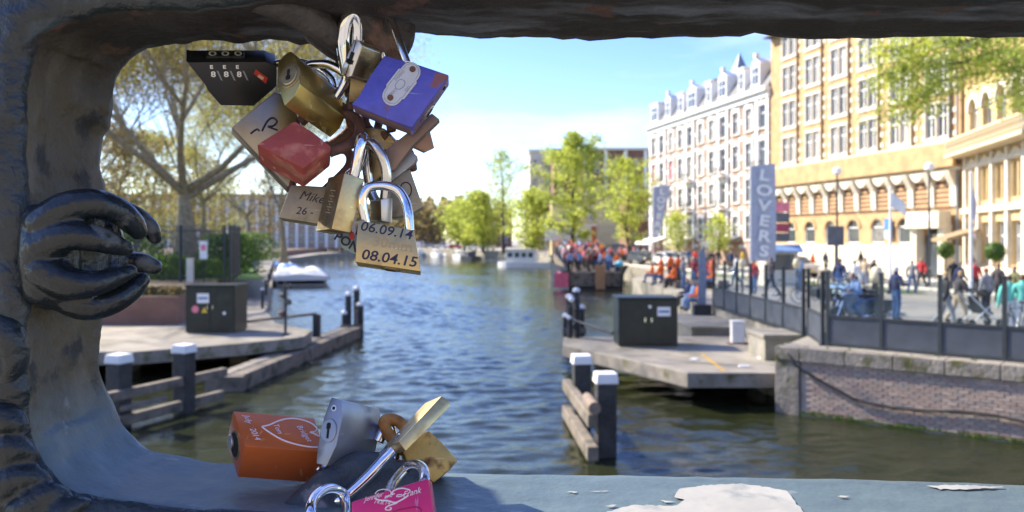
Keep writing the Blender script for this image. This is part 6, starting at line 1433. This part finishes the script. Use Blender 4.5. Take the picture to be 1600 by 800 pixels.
L.poly(zp(o4, [(765, 320), (890, 410), (868, 470), (745, 365)]), .0004, M['tag_red'], 'emblem'); L.poly(zp(o4, [(800, 372), (850, 405), (835, 430), (780, 395)]), .0006, mat('pale_emblem', (.7, .45, .3), .5), 'emblem_centre')
L.shackle([(430, 100, .44), (462, 96, .437), (500, 108, .434), (520, 130, .432), (512, 160, .432), (480, 172, .436), (436, 150, .44)], .0020)

# gold key face lock
L = Lock('gold brass padlock with its bright keyhole end turned outward', zp(z1, [(632, 289), (665, 330), (688, 475), (655, 545), (597, 601), (556, 480), (560, 350), (600, 308)]), (76, 57), .036, .398, M['brass_gold'], .0007, group=GU)
p = L.on(*z1(628, 430), .0002); ed = (L.on(*z1(620, 520)) - p).normalized()
c = L.disc(p, L.n, .0068, .0005, M['brass_old'], 'lock_core', 28, .9, ed); L.disc(p + L.n * .0004, L.n, .0052, .0004, M['brass'], 'core_face', 24, .9, ed, None); L.slot(p + L.n * .001, L.n, ed, .0055, .0011)
L.shackle([(520, 160, .425), (540, 122, .425), (520, 104, .424), (498, 100, .424), (478, 108, .424), (495, 150, .424)], .0023, M['chrome'])

# small laminated lock
L = Lock('small brass padlock with a pale steel end and black keyhole', zp(z1, [(992, 222), (1022, 228), (1036, 255), (1030, 292), (980, 432), (950, 440), (922, 412), (926, 378)]), (34, 12), .021, .405, M['steel_lt'], .0007, side_m=M['brass_old'], group=GU)
p = L.on(*z1(976, 330), .0002); ed = (L.on(*z1(955, 390)) - p).normalized(); L.slot(p, L.n, ed, .0062, .0018); L.line(zp(z1, [(1005, 235), (985, 300), (945, 430)]), .00018, M['hole'], 'seam')
L.shackle([(543, 118, .412), (536, 70, .41), (538, 40, .408), (545, 24, .408), (553, 26, .41), (557, 50, .414), (553, 95, .418)], .0034, M['chrome'])
L2_ = None
# blue lock
L = Lock('blue padlock with an oval pale metal plate', zp(z1, [(1165, 312), (1350, 362), (1535, 424), (1440, 560), (1322, 726), (1160, 668), (975, 592), (1020, 545), (1085, 425)]), (4, 16), .017, .404, M['blue_lock'], .0012, side_m=M['blue_side'], group=GU)
pa, pb = Vector(z1(1316, 410)), Vector(z1(1210, 546)); pd = (pb - pa).normalized(); pn = Vector((-pd.y, pd.x))
def stadium(r, ext=0.0):
    out = []
    for c_, a0 in ((pa, math.pi / 2), (pb, -math.pi / 2)):
        for k in range(9): t = a0 + math.pi * k / 8; out.append(c_ + pd * math.cos(t) * r + pn * math.sin(t) * r)
        e_ = pb if c_ is pa else pa; sg = -1 if c_ is pa else 1
        for f_ in (.12, .16, .84, .88): out.append(c_.lerp(e_, f_) + pn * sg * r * (1.0 if f_ in (.12, .88) else 1.16))
    return [(q.x, q.y) for q in out]
L.poly(stadium(15.5), .0007, M['plate'], 'plate', .00015)
L.line(stadium(12.5) + stadium(12.5)[:1], .00012, M['steel'], 'plate_border', .0007, 1)
for x, y in ((1326, 396), (1200, 557)): L.disc(L.on(*z1(x, y), .0008), L.n, .0015, .0004, M['rust'], 'rivet', 14)
L.line(zp(z1, [(1230, 480), (1255, 455), (1282, 465), (1275, 495), (1245, 510), (1228, 495), (1230, 480)]), .00016, M['steel'], 'stamp', .0007)
for i, (x, y) in enumerate(((1250, 430), (1212, 525), (1295, 505))): L.text(['TRI', 'CIRCLE', '265'][0] if False else ['oooo', 'ooo', 'oo'][i], *z1(x, y), *z1(x + 60, y - 60), .0030, M['steel'], lift=.0008).name = 'stamp'
p, nn, ed = L.side(3, .28, .52, .0001); L.disc(p, nn, .0062, .0006, M['blue_side'], 'lock_core', 24, 1, ed); L.disc(p + nn * .0005, nn, .0042, .0005, M['steel_lt'], 'core_face', 24, 1, ed); L.slot(p + nn * .0011, nn, ed, .005, .0012)
p, nn, ed = L.side(2, .35, .5, .0001); L.disc(p, nn, .0011, .0004, M['hole'], 'drain_hole', 12)
L.shackle([(600, 92, .425), (590, 60, .422), (591, 28, .42), (598, 22, .418), (609, 28, .415), (620, 55, .411), (628, 78, .409), (636, 100, .408)], .0021, M['dullchrome'])
# lock hidden under the small one: only its shackle shows
L = Lock('tarnished brass padlock wedged under the small steel ended padlock', [(548, 112), (585, 118), (590, 158), (545, 160)], (3, 3), .012, .424, M['brass_old'], group=GU)
L.shackle([(566, 125, .424), (562, 80, .42), (562, 50, .417), (568, 30, .416), (577, 27, .417), (583, 40, .42), (584, 80, .424), (580, 120, .427)], .0030, M['dullchrome'])
# long steel lock behind the red one
L = Lock('long steel padlock with rust spots behind the red padlock', zp(z1, [(298, 722), (545, 520), (640, 560), (760, 900), (640, 1085)]), (-5, 9), .019, .428, mat('tarnished_steel', (.30, .27, .23), .32, .9, var=.3, scale=40, rvar=.12), .0008, side_m=M['brass_old'], group=GU)
L.line(zp(z1, [(470, 745), (500, 690), (530, 670), (555, 690), (535, 715), (505, 720), (560, 740)]), .0005, M['ink'], 'pen_mark'); L.line(zp(z1, [(405, 760), (440, 735), (455, 745)]), .0005, M['ink'], 'pen_mark')
L.shackle([(470, 190, .432), (505, 165, .43), (540, 172, .43), (548, 200, .432), (520, 225, .435), (480, 240, .437)], .0028, M['rust'])
# red lock
L = Lock('scuffed red padlock with no markings', zp(z2, [(370, 25), (462, 82), (548, 150), (412, 257), (187, 140)]), (1, 33), .0215, .397, M['red_lock'], .0012, group=GU)
L.shackle([(515, 238, .412), (548, 225, .416), (562, 205, .42), (556, 185, .424), (530, 178, .426), (505, 200, .424)], .0026, M['rust'])
# Mike lock
L = Lock('dull grey brass padlock with a handwritten name and number', zp(z2, [(352, 335), (570, 345), (540, 528), (490, 524), (292, 492)]), (5, 6), .013, .426, M['brass_dull'], .0008, group=GU)
L.text('Mike', *z2(452, 396), *z2(520, 410), .0066, M['ink'], shear=.35); L.text('26 - ', *z2(425, 464), *z2(500, 472), .0055, M['ink'], shear=.2)
L.shackle([(455, 300, .43), (462, 270, .432), (500, 240, .434), (540, 235, .434), (545, 260, .434), (505, 300, .434)], .0024, M['rust'])
# narrow brass lock
L = Lock('narrow brass padlock turned edge on beside the dated padlock', zp(z2, [(610, 278), (708, 307), (640, 566), (548, 547)]), (-27, 5), .021, .402, M['brass'], .0006, side_m=M['brass_old'], group=GU)
p, nn, ed = L.side(3, .5, .5, .0001)
mb = MB()
for i in range(9):
    a = L.side(3, .30 + .05 * i, .32 + .1 * (i % 2), .00005)[0]; b = L.side(3, .30 + .05 * i + .03, .6 - .1 * (i % 2), .00005)[0]; mb.tube([a, b], .0003, 5)
L.part('engraving', mb, M['engrave'])
L.shackle([(551, 285, .408), (556, 262, .407), (560, 240, .407), (564, 222, .408), (567, 215, .411), (569, 220, .416), (566, 240, .42), (558, 262, .421), (545, 275, .42)], .0027, M['chrome'])
# grey lock with rusty shackle, through which the dated lock hangs
L = Lock('small grey steel padlock between the two brass padlocks', zp(z2, [(785, 405), (842, 397), (840, 520), (788, 508)]), (-18, 1), .013, .412, M['steel_lt'], .0006, side_m=M['brass_old'], group=GU)
L.shackle([(600, 322, .416), (603, 290, .413), (603, 265, .412), (596, 243, .411), (586, 228, .412), (578, 224, .415), (572, 232, .420), (573, 260, .425), (580, 300, .426), (592, 322, .424)], [.0026] * 64, M['dullchrome'])
# dated 30mm lock
L = Lock('brass padlock with two handwritten dates hanging lowest', zp(z2, [(675, 503), (945, 553), (978, 752), (662, 706)]), (2, 8), .0135, .400, M['brass'], .0008, group=GU)
L.text('06.09.14', *z2(812, 556), *z2(900, 572), .0066, M['ink'], shear=.1, bold=.00005, sx=1.12).name = 'date'
L.text('08.04.15', *z2(826, 690), *z2(920, 704), .0070, M['ink'], shear=.1, bold=.0001, sx=1.12).name = 'date'
L.text('30mm', *z2(842, 622), *z2(940, 638), .0070, mat('stamped_brass', (.48, .35, .17), .5, .7), sx=1.1).name = 'size_stamp'
p, nn, ed = L.side(2, .47, .5, .0001); L.disc(p, nn, .0048, .0004, M['brass_old'], 'lock_core', 22, 1, ed); L.slot(p + nn * .0005, nn, ed, .005, .001)
L.shackle([(572, 350, .406), (567, 325, .405), (567, 308, .405), (574, 294, .406), (588, 290, .408), (606, 291, .410), (622, 298, .411), (633, 314, .410), (638, 334, .408), (640, 362, .407)], .0024, M['chrome'])
# round stamped lock at right
L = Lock('grey green padlock with a stamped circle behind the dated padlock', zp(z2, [(800, 330), (925, 258), (988, 440), (930, 476), (850, 492), (800, 480)]), (1, 5), .012, .432, M['brass_dull'], .0008, group=GU)
cc = z2(905, 360); L.line([(cc[0] + 9 * math.cos(a), cc[1] + 12 * math.sin(a)) for a in [k * .5236 for k in range(13)]], .0003, M['hole'], 'stamped_ring')
L.shackle([(612, 285, .436), (600, 262, .438), (605, 235, .44), (622, 225, .442), (640, 240, .442), (645, 265, .438)], .0024, M['rust'])
# tan lock under the blue
L = Lock('tan brass padlock tucked under the blue padlock', zp(z2, [(700, 60), (800, 62), (880, 152), (822, 268), (735, 330), (690, 200)]), (8, 4), .014, .427, M['brass_old'], .0008, group=GU)
L.shackle([(585, 215, .43), (570, 190, .432), (575, 165, .432), (592, 160, .432), (606, 175, .43), (612, 205, .428)], .0024, M['rust'])
L = Lock('flat bronze padlock sticking out below the blue padlock', zp(z2, [(780, 190), (1030, -10), (1068, 20), (935, 150), (850, 262), (800, 270)]), (2, 4), .010, .421, mat('bronze', (.24, .17, .14), .5, .7, var=.25, scale=60), .0006, group=GU)
L.shackle([(600, 240, .424), (585, 232, .428), (580, 215, .43), (592, 205, .43), (606, 215, .427)], .0022, M['rust'])
L = Lock('grey steel padlock with a notched corner below the bronze padlock', zp(z2, [(800, 270), (925, 166), (962, 198), (942, 236), (835, 318), (800, 330)]), (2, 6), .012, .430, M['steel'], .0006, group=GU)
L.shackle([(605, 285, .432), (590, 268, .436), (588, 245, .438), (602, 235, .438), (615, 250, .434)], .0022, M['rust'])
L = Lock('small brown padlock at the far right of the cluster', zp(z2, [(960, 90), (1018, 62), (1043, 158), (1000, 178), (935, 148)]), (-3, 2), .010, .440, mat('bronze_brown', (.30, .19, .14), .5, .6, var=.2, scale=60), .0005, group=GU)
L.shackle([(655, 215, .441), (640, 205, .442), (630, 190, .442), (640, 178, .442), (658, 190, .442), (664, 205, .441)], .0018, M['rust'])
# PON lock
L = Lock('small teal grey padlock with black letters behind the dated padlock', zp(z2, [(583, 560), (680, 575), (680, 668), (650, 666), (598, 638), (582, 610)]), (3, 2), .010, .430, mat('teal_grey', (.23, .30, .31), .5, .4, var=.2, scale=60), .0006, group=GU)
L.text('PON', *z2(622, 612), *z2(655, 632), .0066, M['ink'], bold=.0002)
L.poly(zp(z2, [(630, 570), (655, 560), (658, 600), (640, 600)]), .0005, M['tag_red'], 'red_mark')
L.shackle([(545, 365, .433), (540, 335, .434), (548, 312, .434), (562, 310, .434), (568, 330, .434), (560, 368, .433)], .0018, M['rust'])
# rusty chain from scroll
ch = empty('rusty_chain', wp(590, 100, .44), 0, 'rusty chain links at the heart of the padlock cluster', 'chain', None)
links = [((592, 58), (600, 118), 12, .430), ((566, 100), (548, 150), 11, .432), ((596, 105), (588, 165), 12, .432), ((560, 140), (556, 205), 12, .432), ((584, 150), (578, 215), 12, .434), ((560, 195), (590, 235), 11, .436), ((530, 95), (560, 100), 9, .434)]
for i, (a, b, w_, Z) in enumerate(links):
    dx, dy = b[0] - a[0], b[1] - a[1]; l = math.hypot(dx, dy); nx, ny = -dy / l, dx / l; P = []
    for k in range(20):
        t = 2 * math.pi * k / 20; u = .5 + .5 * math.cos(t); v = math.sin(t) * w_ * (abs(math.sin(t)) ** -.3 if abs(math.sin(t)) > .05 else 1)
        P.append(wp(a[0] + dx * u + nx * v, a[1] + dy * u + ny * v, Z + .004 * math.sin(t + i)))
    m = MB(); m.tube(P, .0021, 8, closed=True); m.build('link', M['rust'], ch, smooth=True, off=ch.location)

# ---- lower group
L = Lock('orange padlock with an etched heart lying on the bottom rail', zp(z3, [(160, 152), (622, 192), (690, 388), (228, 350)]), (-13, 50), .0225, .415, M['orange_lock'], .0009, group=GL)
def o5(x, y): return (345 + x / 10, 635 + y / 10)
L.line(zp(o5, [(640, 320), (760, 290), (900, 230), (1050, 195), (1220, 200), (1400, 260), (1500, 340), (1470, 395), (1400, 405)]), .00045, M['etch'], 'etched_heart')
L.line(zp(o5, [(640, 320), (720, 380), (860, 470), (1000, 540), (1200, 600), (1400, 635), (1560, 640)]), .00045, M['etch'], 'etched_heart')
L.line(zp(o5, [(1390, 408), (1450, 425), (1520, 460), (1580, 480)]), .00040, M['etch'], 'etched_heart')
L.text('Bridget', *o5(1300, 420), *o5(1380, 530), .0040, M['etch'], shear=.3); L.text('Tom', *o5(890, 350), *o5(930, 420), .0036, M['etch'], shear=.3); L.text('July', *o5(420, 200), *o5(450, 270), .0040, M['etch'], shear=.3); L.text('2014', *o5(530, 430), *o5(580, 530), .0040, M['etch'], shear=.3)
p, nn, ed = L.side(3, .5, .52, -.0003); L.disc(p, nn, .0076, .0006, M['brass_old'], 'lock_core', 28, 1.0, ed); L.disc(p + nn * .0003, nn, .0062, .0006, M['hole'], 'core_recess', 28, 1.0, ed); p2 = L.side(3, .66, .60, .0009)[0]; L.disc(p2, nn, .0036, .0006, M['steel_lt'], 'cylinder', 20, 1.0, ed)
L.shackle([(500, 690, .424), (535, 705, .428), (552, 722, .43), (548, 738, .428), (525, 742, .424), (495, 730, .42)], .0024, M['chrome'])
# grey steel
L = Lock('plain grey steel padlock standing with its keyhole end outward', zp(z3, [(718, 75), (778, 90), (780, 190), (748, 345), (692, 466), (632, 452), (640, 345), (676, 190)]), (66, 12), .034, .405, M['steel'], .0007, group=GL)
p = L.on(*z3(706, 265), .0002); ed = (L.on(*z3(712, 205)) - p).normalized(); L.disc(p, L.n, .0058, .0005, M['steel'], 'lock_core', 26, .8, ed); L.slot(p + L.n * .0006, L.n, ed, .0075, .0010); L.disc(L.on(*z3(735, 138), .0002), L.n, .0009, .0004, M['hole'], 'drain_hole', 12); L.disc(L.on(*z3(735, 138), .0001), L.n, .0016, .0003, M['steel_lt'], 'hole_rim', 14)
L.shackle([(590, 690, .43), (600, 670, .432), (608, 668, .433), (615, 700, .433), (610, 728, .43), (580, 735, .425), (560, 722, .425)], .0032, M['chrome'])
# long brass with thick chrome shackle
L = Lock('long brass padlock leaning on a thick chrome shackle', zp(z3, [(1345, 66), (1385, 92), (1398, 122), (1142, 382), (1102, 328)]), (-26, 10), .0185, .402, M['brass'], .0008, side_m=M['brass_old'], group=GL)
L.shackle([(630, 682, .404), (618, 698, .402), (600, 718, .399), (575, 745, .396), (548, 770, .393), (530, 783, .392), (523, 786, .397), (531, 778, .404), (552, 760, .410), (582, 732, .414), (612, 700, .416), (628, 684, .416)], .0029, M['chrome'], 16)
# rusty yellow
L = Lock('yellow brass padlock blotched with brown rust', zp(z3, [(1110, 320), (1275, 266), (1360, 345), (1437, 435), (1390, 490), (1300, 560), (1150, 455)]), (-6, 7), .017, .425, M['brass_rusty'], .0008, group=GL)
L.shackle([(632, 705, .43), (612, 685, .428), (600, 662, .428), (608, 655, .43), (625, 660, .432), (640, 680, .432)], .0030, M['rust_or'])
L.shackle([(600, 765, .422), (606, 740, .42), (622, 728, .418), (640, 735, .418), (636, 765, .42)], .003, M['rust'], name='rusty_link')
# pink
L = Lock('shiny pink padlock with white etched hearts and script', zp(z3, [(830, 668), (1272, 533), (1302, 735), (1318, 880), (870, 960), (835, 800)]), (8, 3), .015, .350, M['pink_lock'], .0012, group=GL)
def o6(x, y): return (540 + x / 10.667, 740 + y / 10.667)
L.line(zp(o6, [(490, 340), (540, 285), (640, 262), (740, 285), (755, 345), (690, 385), (655, 395)]), .00022, M['etch'], 'etched_heart'); L.line(zp(o6, [(490, 410), (560, 440), (700, 450), (830, 480), (960, 420), (1050, 360)]), .00035, M['etch'], 'etched_heart'); L.line(zp(o6, [(820, 330), (780, 345), (775, 315), (840, 265), (950, 245), (1060, 270), (1075, 300)]), .00030, M['etch'], 'etched_heart')
L.line(zp(o6, [(860, 490), (760, 520), (680, 560), (670, 600), (740, 605), (765, 575), (735, 570)]), .00030, M['etch'], 'etched_heart'); L.line(zp(o6, [(940, 350), (870, 355), (855, 385), (930, 375), (980, 340)]), .00022, M['etch'], 'etched_heart')
L.text('Jennifer', *o6(460, 392), *o6(600, 350), .0026, M['etch'], shear=.5); L.text('Frank', *o6(1095, 320), *o6(1220, 285), .0034, M['etch'], shear=.5); L.text('and', *o6(705, 375), *o6(760, 360), .0024, M['etch'], shear=.5); L.text('14.8.14', *o6(600, 480), *o6(700, 490), .0024, M['etch'], shear=.4)
L.line(zp(o6, [(780, 640), (900, 605), (1050, 575), (1180, 560), (1250, 590), (1260, 640)]), .0003, mat('pink_groove', (.42, .015, .12), .4, .4), 'pressed_border')
L.shackle([(658, 770, .358), (664, 746, .364), (660, 731, .376), (647, 726, .388), (632, 734, .394), (614, 756, .382), (606, 780, .360)], .0024, M['dullchrome'])
# hidden lock with chrome loop
L = Lock('padlock mostly below the view with a bright chrome loop', [(470, 830), (540, 825), (545, 900), (475, 905)], (2, 3), .012, .350, M['brass'], group=GL)
L.shackle([(486, 836, .355), (485, 802, .358), (491, 779, .366), (506, 766, .374), (522, 764, .380), (535, 771, .385), (541, 790, .380), (542, 812, .366), (538, 836, .358)], .0025, M['chrome'])
